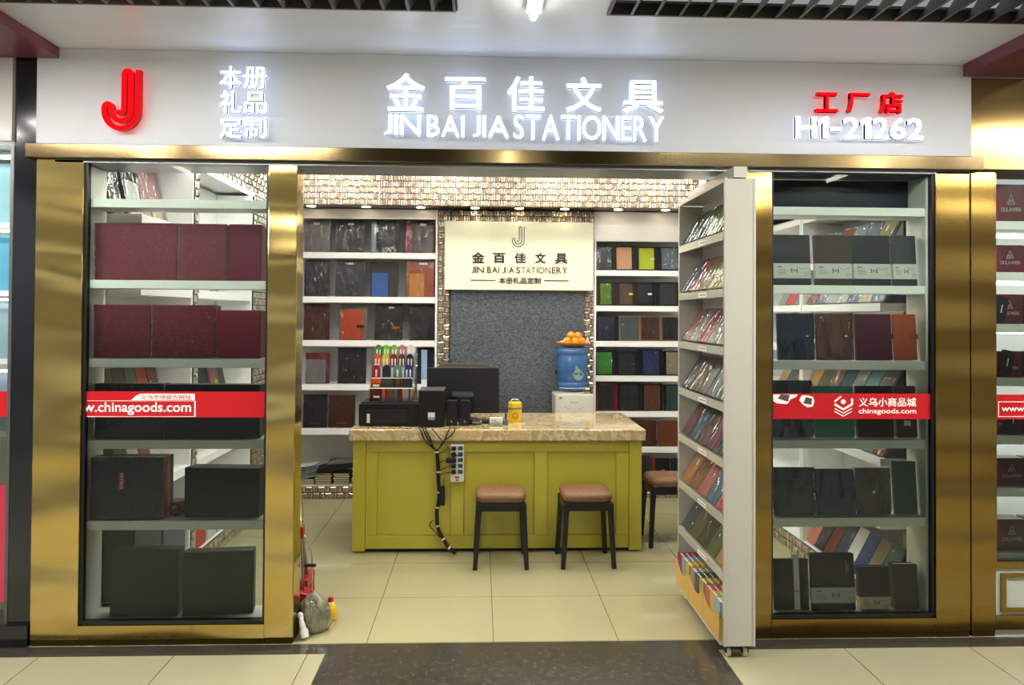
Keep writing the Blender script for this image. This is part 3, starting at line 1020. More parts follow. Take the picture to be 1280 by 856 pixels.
marks(MB(), .014, .038, .085, .096, -.0022, 4).build('band_print', REDINK, nb_)
x, z, w, h = from_px(1013, 1071, 695, 765, .085)
case_book(0, 1014.5, 1071, 695, 765, 'largest black notebook with a grey paper band on the window bottom', '141515', Y=.085, band=(GB, h * .13, h * .40, '32K'), stamp=(2, .30, .38, .62, .86, '77776E'), group=B5)
x, z, w, h = from_px(1074, 1114, 710, 764, .085)
case_book(0, 1075, 1114, 711, 764, 'black notebook with a cream paper band on the window bottom', '15130F', Y=.085, t=.035, band=('C9BE92', .004, h * .29, '16K'), group=B5)
case_book(0, 1118, 1161, 710, 765, 'thick black notebook stack at the right end of the window bottom', '1E1C1A', Y=.09, t=.045, group=B5)

# red strips on the glass


def strip(u0_, u1_, v0_, v1_, label, Y=.0285):
    a = atY(u0_, v1_, Y); b = atY(u1_, v0_, Y)
    t = thing('window_strip', label, 'window sticker', (a.x, Y, a.z))
    MB().box(0, b.x - a.x, 0, .0012, 0, b.z - a.z).build('red_film', REDINK, t)
    return t, a, b


def on_strip(t, fn, mats, name, *px):
    pass


t, a, b = strip(103.5, 332, 489.5, 521.5, 'red window strip with a web address on the left shop window')


def loc_px(t, u, v, Y):
    p = atY(u, v, Y)
    return p.x - t.location.x, p.z - t.location.z


def lettering(t, name, body, px, m, Y=.0285, bold=0.0, y=-.0012):
    x0, z0 = loc_px(t, px[0], px[3], Y); x1, z1 = loc_px(t, px[1], px[2], Y)
    return text_mb(MB(), body, x0, x1, z0, z1, y, .0008, bold).build(name, m, t)


lettering(t, 'lettering', 'w.chinagoods.com', (104.5, 239, 502.5, 518.5), WINK, bold=.012)
P_ = lambda u, v: loc_px(t, u, v, .0285)
MB().prism([P_(164, 500), P_(243.5, 500), P_(243.5, 492), P_(175, 492), P_(170, 494.5)], -.0009, -.0002).build('white_tab', WINK, t)
lettering(t, 'tab_lettering', '义乌市场官方网站', (176, 239, 493.2, 499.4), REDINK, y=-.0017, bold=.01)
f = MB()
for q in ((P_(109, 500.5), P_(243.5, 501)), (P_(109, 520), P_(243.5, 520.5)), (P_(243, 501), P_(244, 520.5))):
    x0, x1 = sorted((q[0][0], q[1][0])); z0, z1 = sorted((q[0][1], q[1][1]))
    f.box(x0, x1 + .0015, -.0009, -.0002, z0 - .001, z0 + .001 if z1 - z0 < .02 else z1)
f.build('white_outline', WINK, t)

t, a, b = strip(964.5, 1170, 492, 523.5, 'red window strip with a diamond logo on the right shop window')
P_ = lambda u, v: loc_px(t, u, v, .0285)
lettering(t, 'lettering', '义乌小商品城', (1073.5, 1145, 497, 508), WINK, bold=.015)
lettering(t, 'web_lettering', 'chinagoods.com', (1073.5, 1145, 510.5, 518.5), WINK, bold=.008)
lg = MB()
cx, cz = P_(1054, 502)
ribbon(lg, [P_(1043, 502), P_(1051.5, 495.2)], .008, -.0012, .0008)
ribbon(lg, [P_(1043, 505), P_(1054, 511.5), P_(1065, 505), P_(1065, 498)], .011, -.0012, .0008)
ribbon(lg, [P_(1043, 510.2), P_(1054, 516.2), P_(1065, 510.2)], .005, -.0012, .0008)
ribbon(lg, [P_(1043, 514), P_(1054, 520), P_(1065, 514)], .005, -.0012, .0008)
lg.prism([(cx + .012 * math.cos(k * PI / 8), cz + .012 * math.sin(k * PI / 8)) for k in range(16)], -.0012, -.0004)
lg.build('logo', WINK, t)
MB().prism([P_(965, 500), P_(971, 504), P_(984, 505), P_(988, 499), P_(995, 496), P_(997, 492.8), P_(965, 492.8)], -.0012, -.0003).build('torn_patch', WINK, t)
MB().prism([P_(999, 500), P_(1003, 505), P_(1009, 509), P_(1016, 508), P_(1018, 501), P_(1016, 496), P_(1009, 494), P_(1002, 494)], -.0012, -.0003).build('torn_patch', WINK, t)
MB().prism([P_(972, 498), P_(985, 502), P_(987, 493.5), P_(976, 492.8)], -.0018, -.00125).build('torn_residue', mat('grey_residue', '4A4644', .7, bump=(200, .5), tint=(60, .4)), t)
MB().prism([P_(1004, 504), P_(1014, 506), P_(1015, 498), P_(1007, 496)], -.0018, -.00125).build('torn_residue', mat('grey_residue', '4A4644'), t)

# ------------------------------------------------------------------ shelving units


def shelving(label, loc, rz, W, D, tops, th, H, header=None, sides=(1, 1), mids=()):
    """white shelving: front on local y = 0, goes back to D; tops = heights of the board tops."""
    t = thing('shelving_unit', label, 'shelving', loc, (0, 0, rz))
    if sides[0]:
        MB().box(0, .018, 0, D, .106, H).build('side_panel', WHITE, t, .001)
    if sides[1]:
        MB().box(W - .018, W, 0, D, .106, H).build('side_panel', WHITE, t, .001)
    for k, m_ in enumerate(mids):
        MB().box(m_ - .009, m_ + .009, .004, D - .013, .112, H - .09).build('divider', WHITE, t)
    for k, z in enumerate(tops):
        th_ = .04 if z < .2 else th
        z0 = z - th if z > .2 else .106
        if mids:
            xs = [.0185] + [q for m_ in mids for q in (m_ - .0095, m_ + .0095)] + [W - .0185]
            for i in range(0, len(xs), 2):
                MB().box(xs[i], xs[i + 1], .001, D - .0125, z0, z).build('shelf', WHITE, t, .0015)
        else:
            MB().box(.0185, W - .0185, .001, D - .0125, z0, z).build('shelf', WHITE, t, .0015)
    if header:
        MB().box(.0185, W - .0185, .001, .019, header, H).build('header_panel', WHITE, t, .001)
    MB().box(.0185, W - .0185, D - .012, D, .106, H).build('back_panel', m_paint('D4D6D4', .4), t)
    return t


BLT = [.109, .585, .959, 1.330, 1.699, 2.074]
shelving('white back shelving unit left of the grey panel', (-1.66, 2.955, 0), 0, 1.295, .30, BLT, .050, 2.443, header=2.36)
BRT = [.109, .429, .733, 1.037, 1.334, 1.637, 1.941]
shelving('white back shelving unit right of the grey panel', (.972, 2.955, 0), 0, 1.10, .30, BRT, .047, 2.443, header=2.19)
LFT = [.109, .664, 1.00, 1.33, 1.695, 2.055]
shelving('white shelving unit on the left wall next to the window', (-1.705, .245, 0), PI / 2, .735, .27, LFT, .05, 2.43, sides=(0, 1))
shelving('white shelving unit on the left wall, second from the window', (-1.705, 1.055, 0), PI / 2, 1.14, .27, LFT, .05, 2.43)
RTT = [.109, .493, .82, 1.09, 1.36, 1.63, 1.89, 2.20]
shelving('white shelving unit on the right wall next to the window', (2.085, 1.277, 0), -PI / 2, 1.03, .28, RTT, .042, 2.29, sides=(1, 0))
shelving('white shelving unit on the right wall, farther from the window', (2.085, 2.93, 0), -PI / 2, 1.64, .28, RTT, .042, 2.29)

# ---- back left stock
GL = 'padfolios on the back left shelving'


def bl(row, u0_, u1_, vt, label, col, t=.022, lean=.10, Y=3.0, **kw):
    zb = BLT[row]
    x, z, w, h = from_px(u0_, u1_, vt, 500, Y)
    xb = min(x + w / 2, -.392)
    x, w = (x - w / 2 + xb) / 2, xb - x + w / 2
    ht = min((atY(u0_, vt, Y + .03).z - zb) / math.cos(lean), (BLT + [2.36 + .05])[row + 1] - .05 - zb - .012)
    notebook(label, (x, Y, zb), w, ht, t, col, lean=lean, name=kw.pop('name', 'padfolio'), cat='padfolio', group=GL, **kw)


bl(5, 379, 412.8, 273, 'grey padfolio in clear wrap on the top shelf beside the gold pillar', '6F6E6C', sleeve=True, label_tag=(-.05, .9, .05, .02))
bl(5, 418.7, 455.8, 273, 'black padfolio in crumpled wrap, second on the top back-left shelf', '24272A', sleeve=True, label_tag=(0, .9, .05, .02))
bl(5, 462.4, 499, 273, 'black padfolio with a pale blue spine in clear wrap on the top shelf', '15181C', sleeve=True, spine='8C9BB5')
bl(5, 506, 542.5, 273, 'plum brown padfolio with a red spine in clear wrap on the top shelf', '4A3838', sleeve=True, spine='A01F38', label_tag=(.1, .9, .05, .02))
bl(4, 379, 411.7, 325, 'black padfolio in glossy wrap, first on the second back-left shelf', '1E2126', sleeve=True)
bl(4, 418, 456, 326, 'dark grey padfolio in crumpled wrap, second on the second back-left shelf', '2B3033', sleeve=True, label_tag=(0, .92, .05, .018))
bl(4, 461.6, 497.5, 328, 'charcoal organiser with a small blue notebook in front', '282626', inner=(.135, .20, '2A4E86', -.035), clasp=('282626', .14, False))
bl(4, 507, 542.5, 327, 'orange padfolio with a small yellow notebook in front', 'A84B20', sleeve=True, inner=(.125, .195, 'D98A1C', -.03), label_tag=(.1, .93, .07, .016))
bl(3, 379, 411.7, 379, 'maroon padfolio with a brown notebook inside its clear wrap', '4A1420', sleeve=True, inner=(.17, .225, '56291E', -.02))
bl(3, 423.6, 459, 380, 'grey padfolio with a bright orange strapped notebook in front', '7C7970', sleeve=True, inner=(.185, .255, 'D5501E', -.012, '2B2B20'))
bl(3, 467.8, 502.8, 380, 'black padfolio with an orange strap in clear wrap', '181A1A', sleeve=True, inner=(.19, .235, '1B1E1D', -.012, 'D5501E'), label_tag=(.1, .9, .05, .016))
bl(3, 511, 545.8, 380, 'black padfolio with a dark red corner in clear wrap on the third shelf', '16181B', sleeve=True, inner=(.15, .22, '1C1F20', -.03), spine='4A1420')
bl(2, 382, 411.7, 441, 'red-backed pack with a silver wrapped notebook on the fourth shelf', '7A1526', sleeve=True, inner=(.165, .20, '8E8C8A', -.015))
bl(2, 422, 457.5, 435, 'large black padfolio in glossy wrap on the fourth shelf beside the pen display', '121519', sleeve=True, inner=(.19, .22, '1B1E20', 0))
bl(2, 521, 541.7, 433, 'navy box standing behind the monitor on the fourth back-left shelf', '0F1420')
bl(1, 379, 408.5, 493, 'navy notebook in clear wrap on the fifth shelf beside the gold pillar', '1C222E', sleeve=True, stamp=(9, -.2, .2, .12, .16, '8A8F98'))
bl(1, 411, 443.6, 494, 'reddish brown notebook in clear wrap on the fifth shelf above the counter end', '5A2A1C', sleeve=True, stamp=(9, -.2, .2, .12, .16, 'B89A80'))
x, z, w, h = from_px(526.5, 534, 445, 488, 2.99)
t = thing('light_blue_box', 'slim light blue box standing behind the monitor on the fourth shelf', 'box', (x, 2.975, BLT[2] + .0005))
MB().box(-w / 2, w / 2, 0, .018, .04, h).build('sleeve', m_board('8DA6C8'), t, .001)
MB().box(-w / 2 + .001, w / 2 - .001, .001, .017, 0, .0395).build('white_foot', PAPER, t)


def book_pile(x, y, z, n, w, d, label, cols, rzs):
    zz = z
    for k in range(n):
        tk = R.uniform(.014, .019)
        o = thing('notebook', 'cream-edged notebook %s from the bottom of %s' % (ORD[k], label), 'notebook', (x + R.uniform(-.006, .006), y, zz), (0, 0, R.uniform(-rzs, rzs)), 'stacked notebooks on the bottom back-left shelf')
        MB().box(-w / 2, w / 2, 0, d, 0, .002).box(-w / 2, w / 2, 0, d, tk - .002, tk).box(-w / 2, w / 2, d - .002, d, .002, tk - .002).build('cover', m_leather(cols[k % len(cols)]), o)
        MB().box(-w / 2 + .003, w / 2 - .003, .003, d - .0025, .0022, tk - .0022).build('pages', mat('cream_edge', 'CFC7A4', .8, bump=(60, .3, (1, 1, 40))), o)
        zz += tk + .0003
    return zz


KK = ['1A1A1A', '2B2420', '141414', '3A2A20']
za = book_pile(-1.445, 2.975, .1095, 3, .11, .16, 'the short stack by the gold pillar', KK, .02)
zb_ = book_pile(-1.315, 2.975, .1095, 6, .135, .18, 'the left middle stack', KK, .03)
zc_ = book_pile(-1.165, 2.975, .1095, 6, .135, .18, 'the right middle stack', KK, .03)
zd_ = book_pile(-1.02, 2.975, .1095, 7, .11, .16, 'the stack beside the counter', KK, .03)
t = thing('document_bag', 'black flat document bag with a grey flap lying on the notebook stacks', 'bag', (-1.20, 2.965, max(zb_, zc_) + .020), (0, -.1, .1))
MB().prism([(-.16, 0), (.0, 0), (.17, .012), (.17, .05), (.02, .055), (-.16, .035)], 0, .19).build('body', m_leather('17181B'), t, .004)
MB().prism([(-.08, .0575), (.17, .0515), (.17, .054), (.02, .080), (-.06, .072)], .01, .17).build('flap', m_leather('5F6064'), t, .003)
t = thing('brochure_bundle', 'curled bundle of pale blue and white brochures on the short notebook stack', 'brochures', (-1.45, 2.97, za + .002))
for k in range(6):
    q = MB()
    n = 8
    z0 = .004 + .019 * k
    top = [(-.075 + .15 * i / n, z0 + .026 * (i / n) ** 2) for i in range(n + 1)]
    bot = [(p[0], p[1] - .003 - .012 * (1 - i / n) * 0) for i, p in enumerate(top)]
    q.prism(bot + top[::-1], 0, .17)
    q.build('brochure', m_board(['B8BCC0', '8FB4C0', 'C9C6BE', '9A9CA4', '6FA3B0', 'D2D2CE'][k]), t)
MB().box(-.004, .004, -.004, -.0005, 0, .11).build('binding_cord', m_board('8E8C86'), t)

# ---- back right stock
GR = 'gift sets on the back right shelving'


def br(row, u0_, u1_, vt, label, tray, book, off=0.0, bfrac=.66, **kw):
    zb = BRT[row]
    Y = 2.985
    lean = .10
    x, z, w, h = from_px(u0_, u1_, vt, 400, Y)
    xa = max(x - w / 2, .994)
    x, w = (xa + x + w / 2) / 2, x + w / 2 - xa
    ht = min((atY(u0_, vt, Y + .02).z - zb) / math.cos(lean), (BRT + [2.19 + .047])[row + 1] - .047 - zb - .012)
    gift_set(label, (x, Y, zb), w, ht, .028, tray, book, w * bfrac, off * w, lean=lean, group=GR, **kw)


K0 = '121316'
br(6, 743.5, 768, 308, 'black gift set with a dark wrapped notebook, first on the top right shelf', K0, '343A3E', -.06, .76, sleeve=True)
br(6, 769, 796, 308, 'black gift set with a tan notebook and pen on the top right shelf', K0, 'B9906A', -.08, .70, pen=.046)
br(6, 797, 824, 309, 'black gift set with a yellow-green notebook and pen on the top right shelf', K0, 'A8B420', -.08, .70, pen=.046, tab='C8C8B0')
br(6, 825, 852, 309, 'black gift set with a grey-blue notebook beside the rolling rack top', K0, '6F7F88', -.05, .76, sleeve=True)
br(5, 743.5, 772.5, 353, 'brown notebook pack with a lime green sleeve in its wrap', '2A1D16', '6E9A1A', -.05, .5, sleeve=True)
br(5, 773.5, 795.5, 353, 'brown gift set with a lime green strap and pen', '241C17', '4A382B', -.08, .72, pen=.038, tab='A6C41C')
br(5, 796.5, 819.5, 353, 'black gift set with a white strap and pen', K0, '1A1D20', -.08, .72, pen=.040, tab='D8D8D0')
br(5, 820.5, 850, 353, 'black gift set with a charcoal notebook on the second right shelf', K0, '2A2D30', 0, .72, tab='222428')
br(4, 743.5, 773.5, 395, 'navy gift set with a clear wrapped notebook on the third right shelf', '10182A', '2A3648', -.05, .74, sleeve=True, pen=.050)
br(4, 774.5, 799.5, 395.5, 'wood-framed gift set with a blue-grey notebook', '3A4A52', '566A72', 0, .84, sleeve=True, frame='8A6A42')
br(4, 800.5, 826, 395.5, 'wood-framed gift set with a brown notebook', '3A241A', '4E3024', 0, .84, sleeve=True, frame='8A6A42')
br(4, 827, 852, 396, 'wood-framed gift set with a black notebook beside the rolling rack', '17191C', '22252A', 0, .84, sleeve=True, frame='8A6A42')
br(3, 743.5, 771, 439, 'black gift set with a bright green patterned notebook and pen', K0, '3F9A2E', -.08, .70, sleeve=True, pen=.050)
br(3, 772, 800, 440, 'black gift set with a black organiser and pen, second on the fourth right shelf', K0, '1C1F22', -.08, .70, pen=.050, tab='3A3E40')
br(3, 801, 829, 437, 'black gift set with a royal blue wrapped notebook', K0, '22366E', -.04, .72, sleeve=True)
br(3, 830, 855, 439, 'black gift set with a cream notebook beside the rolling rack', K0, 'B0A88C', .0, .72, sleeve=True)
br(2, 743.5, 772, 479, 'red gift box with a black wrapped notebook above the counter', '7A1220', '22282A', -.04, .74, sleeve=True)
br(2, 773.5, 801.5, 479.5, 'black gift set with a black wrapped notebook on the fifth right shelf', K0, '2A2F32', -.02, .78, sleeve=True)
br(2, 802.5, 829, 480.5, 'black gift set with a rust brown wrapped notebook', K0, '7A4426', 0, .74, sleeve=True)
br(2, 830.5, 856, 481, 'black gift set with a teal wrapped notebook beside the rolling rack', K0, '2E5A54', 0, .74, sleeve=True)


def brn(row, u0_, u1_, vt, label, col, **kw):
    zb = BRT[row]; Y = 2.985
    x, z, w, h = from_px(u0_, u1_, vt, 400, Y)
    notebook(label, (x, Y, zb), w, min(atY(u0_, vt, Y + .02).z - zb, BRT[row + 1] - .047 - zb - .012), .022, col, lean=.10, group='notebooks low on the back right shelving', **kw)


brn(1, 772, 796, 526, 'maroon wrapped notebook on the sixth right shelf behind the counter corner', '4A1E1C', sleeve=True)
brn(1, 797.5, 821, 526, 'brown wrapped notebook on the sixth right shelf beside the counter', '5A2A1C', sleeve=True)
brn(1, 823.5, 849, 526, 'orange-brown wrapped notebook on the sixth right shelf by the rack', '9C5030', sleeve=True)
brn(0, 790, 813, 570, 'grey wrapped notebook on the bottom right shelf beside the counter', '3A3C3C', sleeve=True)
brn(0, 815, 819.5, 573, 'thin red notebook on the bottom right shelf above the far stool', '6E2A20')
brn(0, 821, 838, 573, 'black notebook with a small silver mark above the far stool', '121214', stamp=(4, -.1, .15, .5, .56, 'B8B8B8'))
brn(0, 840, 858, 573, 'dark teal wrapped notebook on the bottom right shelf by the rack', '2A3A3A', sleeve=True)

# ---- left wall stock (seen through the left window)
GW = 'portfolios on the left wall shelving'


def lw(row, y0, y1, h, label, col, lean=.22, **kw):
    w = y1 - y0
    h = min(h, ((LFT + [2.50])[row + 1] - .05 - LFT[row] - .014) / math.cos(lean) - .006)
    notebook(label, (-1.853, (y0 + y1) / 2, LFT[row] + .0005), w, h, .02, col, lean=lean, rz=PI / 2, group=GW, name='portfolio', cat='portfolio', **kw)


lw(5, .255, .40, .33, 'black portfolio in glossy wrap at the window end of the top left-wall shelf', '1A1C20', sleeve=True)
lw(5, .42, .66, .34, 'open black portfolio with white sheets on the top left-wall shelf', '1C1D22', inner=(.16, .20, 'D8DAD8', 0), sleeve=True)
lw(5, .67, .95, .33, 'pale pink portfolio with blue labels on the top left-wall shelf', 'C99AA0', inner=(.13, .15, 'D9CBA8', .01), sleeve=True)
lw(5, 1.09, 1.26, .24, 'grey folder with a red motif on the top left-wall shelf', '4A4A50', inner=(.09, .12, 'B5452F', .01))
lw(4, .26, .60, .30, 'flat black case on the second left-wall shelf', '3A383C')
lw(4, .62, .94, .28, 'white folder with a black edge on the second left-wall shelf', 'BFC2C2', inner=(.18, .20, '8E9696', 0))
lw(4, 1.09, 1.26, .31, 'dark case with an orange mark on the second left-wall shelf', '2A2B30', inner=(.07, .06, 'C0603C', .02))
lw(4, 1.28, 1.46, .31, 'beige and pink folder on the second left-wall shelf', 'B8A09A', sleeve=True)
lw(4, 1.48, 1.72, .31, 'lavender white folder on the second left-wall shelf', 'B4B6C4')
lw(4, 1.74, 1.90, .31, 'steel blue folder on the second left-wall shelf', '7C8CA0', sleeve=True)
lw(3, .27, .56, .20, 'black bag-shaped case on the third left-wall shelf', '20201F')
lw(3, .58, .92, .20, 'brown kraft folder on the third left-wall shelf', '6A5238')
lw(3, 1.09, 1.50, .16, 'dark wide folder on the third left-wall shelf', '33322F')
for k, (c, nm) in enumerate((('8A8068', 'khaki'), ('6A5A4A', 'taupe'), ('7C9A6A', 'leaf green'), ('B0584A', 'coral'), ('8A2A2C', 'crimson'))):
    lw(2, .26 + .138 * k, .26 + .138 * k + .13, .285 + .01 * (k % 2), '%s notebook on the fourth left-wall shelf, %s from the window' % (nm, ORD[k]), c, sleeve=k % 2 == 0)
for k, (c, nm) in enumerate((('20242E', 'blue-black'), ('2C2A30', 'black'), ('4A2A24', 'dark brown'), ('2A3A44', 'slate'), ('9A4A48', 'rose red with a yellow label'), ('343434', 'charcoal'))):
    lw(2, 1.09 + .17 * k, 1.09 + .17 * k + .16, .30, '%s portfolio on the fourth left-wall shelf of the farther unit' % nm, c, sleeve=k % 2 == 0, inner=(.06, .08, 'C9A42A', .03) if k == 4 else None)
for k, (c, nm) in enumerate((('1F1D1B', 'black'), ('6E5A3A', 'ochre'), ('B8B0A0', 'cream'), ('8A2E2C', 'brick red'), ('C2BCAE', 'ivory'))):
    lw(1, .26 + .138 * k, .26 + .138 * k + .13, .29, '%s notebook on the fifth left-wall shelf next to the window' % nm, c, sleeve=k % 2 == 1)
for k, (c, nm) in enumerate((('8E3A30', 'rust red'), ('4A2A2A', 'dark red'), ('2E2420', 'espresso'))):
    lw(1, 1.09 + .17 * k, 1.09 + .17 * k + .15, .20, '%s notebook on the fifth left-wall shelf of the farther unit' % nm, c)


def storage(y0, y1, h, label, col, strap=None):
    o = thing('storage_box', label, 'storage box', (-1.72, y0, LFT[0] + .0005), (0, 0, 0), 'boxes on the bottom left-wall shelf')
    w = y1 - y0
    MB().box(-.225, 0, 0, w, 0, h).build('body', m_board(col), o, .006)
    MB().box(-.235, .004, -.003, w + .003, h + .0005, h + .02).build('lid', m_board(strap or col), o, .004)


storage(.26, .60, .36, 'dark blue-grey storage box on the bottom left-wall shelf at the window', '3A3F4A')
storage(.62, .95, .34, 'slate storage box on the bottom left-wall shelf, second from the window', '454B58')
storage(1.10, 1.30, .30, 'red storage box on the bottom left-wall shelf', 'A8282C', '7A1A20')
storage(1.33, 1.50, .10, 'low white box beside the red storage box', 'B4B4B0')
storage(1.53, 1.75, .10, 'low grey box on the bottom left-wall shelf', 'A4A6A6')

# ---- right wall stock (seen through the right window)
GRW = 'notebooks on the right wall shelving'


def rw(row, y0, w, h, label, col, lean=.5, t=.016, **kw):
    h = min(h, ((RTT + [2.50])[row + 1] - .042 - RTT[row] - .012 - t * .5) / math.cos(lean) - .006)
    notebook(label, (2.105, y0 + w / 2, RTT[row] + .0005), w, h, t, col, lean=lean, rz=-PI / 2, group=GRW, **kw)


ROWS = {6: [('9A9060', 'pale yellow'), ('6A7A8C', 'steel blue'), ('8A9C98', 'grey-green'), ('8A4030', 'rust'), ('3E7A74', 'teal'), ('A88890', 'pale mauve')],
        5: [('7E8CA4', 'blue-grey'), ('C4B79A', 'cream'), ('566478', 'slate'), ('B4B4AC', 'silver-grey'), ('A8B0B4', 'ice grey'), ('5E6E7C', 'petrol'), ('84483C', 'brick')],
        3: [('6E6E68', 'grey'), ('5A8A86', 'sea green'), ('7C7A74', 'stone'), ('2A3A50', 'dark blue'), ('6A4A3A', 'brown'), ('4A4A40', 'dark olive'), ('A07A3C', 'ochre')],
        2: [('8A6A48', 'tan'), ('5E7C88', 'grey-blue'), ('A07060', 'salmon'), ('3E3A36', 'dark'), ('7A4A3A', 'chestnut'), ('70A088', 'mint'), ('2E4A3E', 'forest')],
        0: [('3E7A74', 'teal'), ('8A7A58', 'khaki'), ('2A4A86', 'blue'), ('D4D2C8', 'white'), ('2C3850', 'dark blue'), ('6A3024', 'dark rust'), ('20201E', 'black'), ('B06A58', 'salmon')]}
RN = {6: 'second', 5: 'third', 3: 'fifth', 2: 'sixth', 0: 'bottom'}
for row, items in ROWS.items():
    n = len(items)
    y0 = .27
    w = (1.25 - y0) / n
    for k, (c, nm) in enumerate(items):
        kw = {}
        if row == 0 and nm == 'white':
            kw['inner'] = (.05, .03, '2A3A6E', 0)
        rw(row, y0 + k * w + .004, w - .008, .205 if row else .25, '%s notebook on the %s right-wall shelf next to the window, %s from it' % (nm, RN[row], ORD[k]), c, sleeve=(k % 2 == 0 or row in (5, 6)), **kw)
ROWS2 = {6: [('7C8C9C', 'pale blue'), ('C0A858', 'yellow')], 5: [('7A8C9A', 'grey-blue'), ('B03A48', 'red'), ('8E968C', 'grey-green')], 3: [('A85A38', 'orange'), ('4A4A4C', 'dark grey'), ('A48A60', 'sand')],
         2: [('8E2A34', 'crimson'), ('1C2436', 'navy'), ('5E3C30', 'brown')]}
for row, items in ROWS2.items():
    for k, (c, nm) in enumerate(items):
        kw = {'label_tag': (0, .6, .02, .02)} if nm == 'navy' else {}
        rw(row, 1.32 + k * .14, .13, .21, '%s notebook on the %s right-wall shelf of the farther unit' % (nm, RN[row]), c, sleeve=k % 2 == 0, **kw)

# ------------------------------------------------------------------ the white rolling rack
RK = thing('rolling_rack', 'tall narrow white rolling rack of notebooks at the right of the entrance', 'display rack', (1.11, -.23, 0))
RD, RL, RH = .145, .845, 2.19
MB().box(0, .012, 0, .02, .062, RH).box(.133, .145, 0, .02, .062, RH).box(.012, .133, .004, .02, .062, RH - .004).build('end_panel', RACKW, RK, .0015)
MB().box(0, RD, RL - .02, RL, .062, RH - .02).build('end_panel', RACKW, RK, .0015)
MB().box(RD - .012, RD - .001, .021, RL - .021, .062, RH - .02).build('back_panel', m_paint('C8C4CA', .35), RK)
MB().box(0, RD, .021, RL - .021, RH - .02, RH).build('top_board', RACKW, RK, .0015)
MB().box(.042, .105, .001, RL - .05, RH + .0005, RH + .052).build('top_sign_holder', RACKW, RK, .0015)
RZ = [1.940, 1.678, 1.412, 1.155, .898, .641, .386]
for k, z in enumerate(RZ):
    s_ = MB().box(0, RD - .0125, .021, RL - .021, z - .020, z).box(-.001, .012, .021, RL - .021, z - .034, z + .004).build('shelf', RACKW, RK, .001)
    l_ = MB().box(-.0022, -.0012, RL - .56, RL - .42, z - .027, z - .006).build('shelf_label', PAPER, s_)
    g = MB()
    for q in range(7):
        g.box(-.0028, -.0023, RL - .55 + .017 * q, RL - .55 + .017 * q + .011, z - .019, z - .013)
    g.build('label_print', INK, s_)
MB().box(-.012, RD - .0125, .021, RL - .021, .062, .078).build('bottom_board', RACKW, RK, .001)
for i, (cx_, cy_) in enumerate(((.035, .05), (.11, .05), (.035, RL - .06), (.11, RL - .06))):
    w_ = MB()
    n = 20
    w_.prism([(.022 * math.cos(2 * PI * k / n) + cy_, .022 * math.sin(2 * PI * k / n) + .022) for k in range(n)], cx_ - .009, cx_ + .009, 'x')
    cs = MB().box(cx_ - .016, cx_ - .010, cy_ - .014, cy_ + .014, .02, .061).box(cx_ + .010, cx_ + .016, cy_ - .014, cy_ + .014, .02, .061).box(cx_ - .016, cx_ + .016, cy_ - .018, cy_ + .018, .055, .0615).build('caster', BLACK, RK)
    w_.build('wheel', mat('cream_rubber', 'D8D2B4', .5, tint=(5, .05)), cs, .002)
RC = [[('3A4A48', 'dark teal-grey'), ('4E6A54', 'grey-green'), ('46544E', 'dark green'), ('8FA030', 'lime green'), ('5A6A20', 'olive and lime')],
      [('4A5068', 'slate blue'), ('9A5A56', 'dusty red'), ('8E8A74', 'stone'), ('B8AC62', 'pale yellow'), ('C4B88A', 'cream yellow')],
      [('8A6260', 'mauve pink'), ('7C7C74', 'warm grey'), ('8E3038', 'red'), ('7E8A7E', 'sage'), ('B09A80', 'sand')],
      [('4C5054', 'graphite'), ('6E5A48', 'taupe brown'), ('5A5C58', 'grey'), ('5C6A78', 'steel blue'), ('4E6A3A', 'moss green')],
      [('5E3238', 'wine red'), ('3E5656', 'dark teal'), ('5A4236', 'coffee brown'), ('6E3A40', 'mauve red'), ('2E4A3A', 'bottle green')],
      [('A8743A', 'orange tan'), ('7A5634', 'caramel brown'), ('A86A56', 'terracotta pink'), ('4E6E7A', 'blue-grey'), ('A83A48', 'rose pink')],
      [('3A4046', 'blue-black'), ('54503A', 'olive brown'), ('3A3C34', 'black-green'), ('54603A', 'olive green'), ('A07840', 'ochre')]]
for k, z in enumerate(RZ):
    n = 5
    w = (RL - .06) / n
    for i, (c, nm) in enumerate(RC[k]):
        yc = -.23 + RL - .03 - (i + .5) * w
        notebook('%s notebook in clear wrap on the rolling rack, %s tier from the top' % (nm, ORD[k]), (1.1235, yc, z + .0042), w - .007, .195, .014, c, lean=.55, rz=-PI / 2,
                 group='wrapped notebooks on the rolling rack', sleeve=True, r=.004)
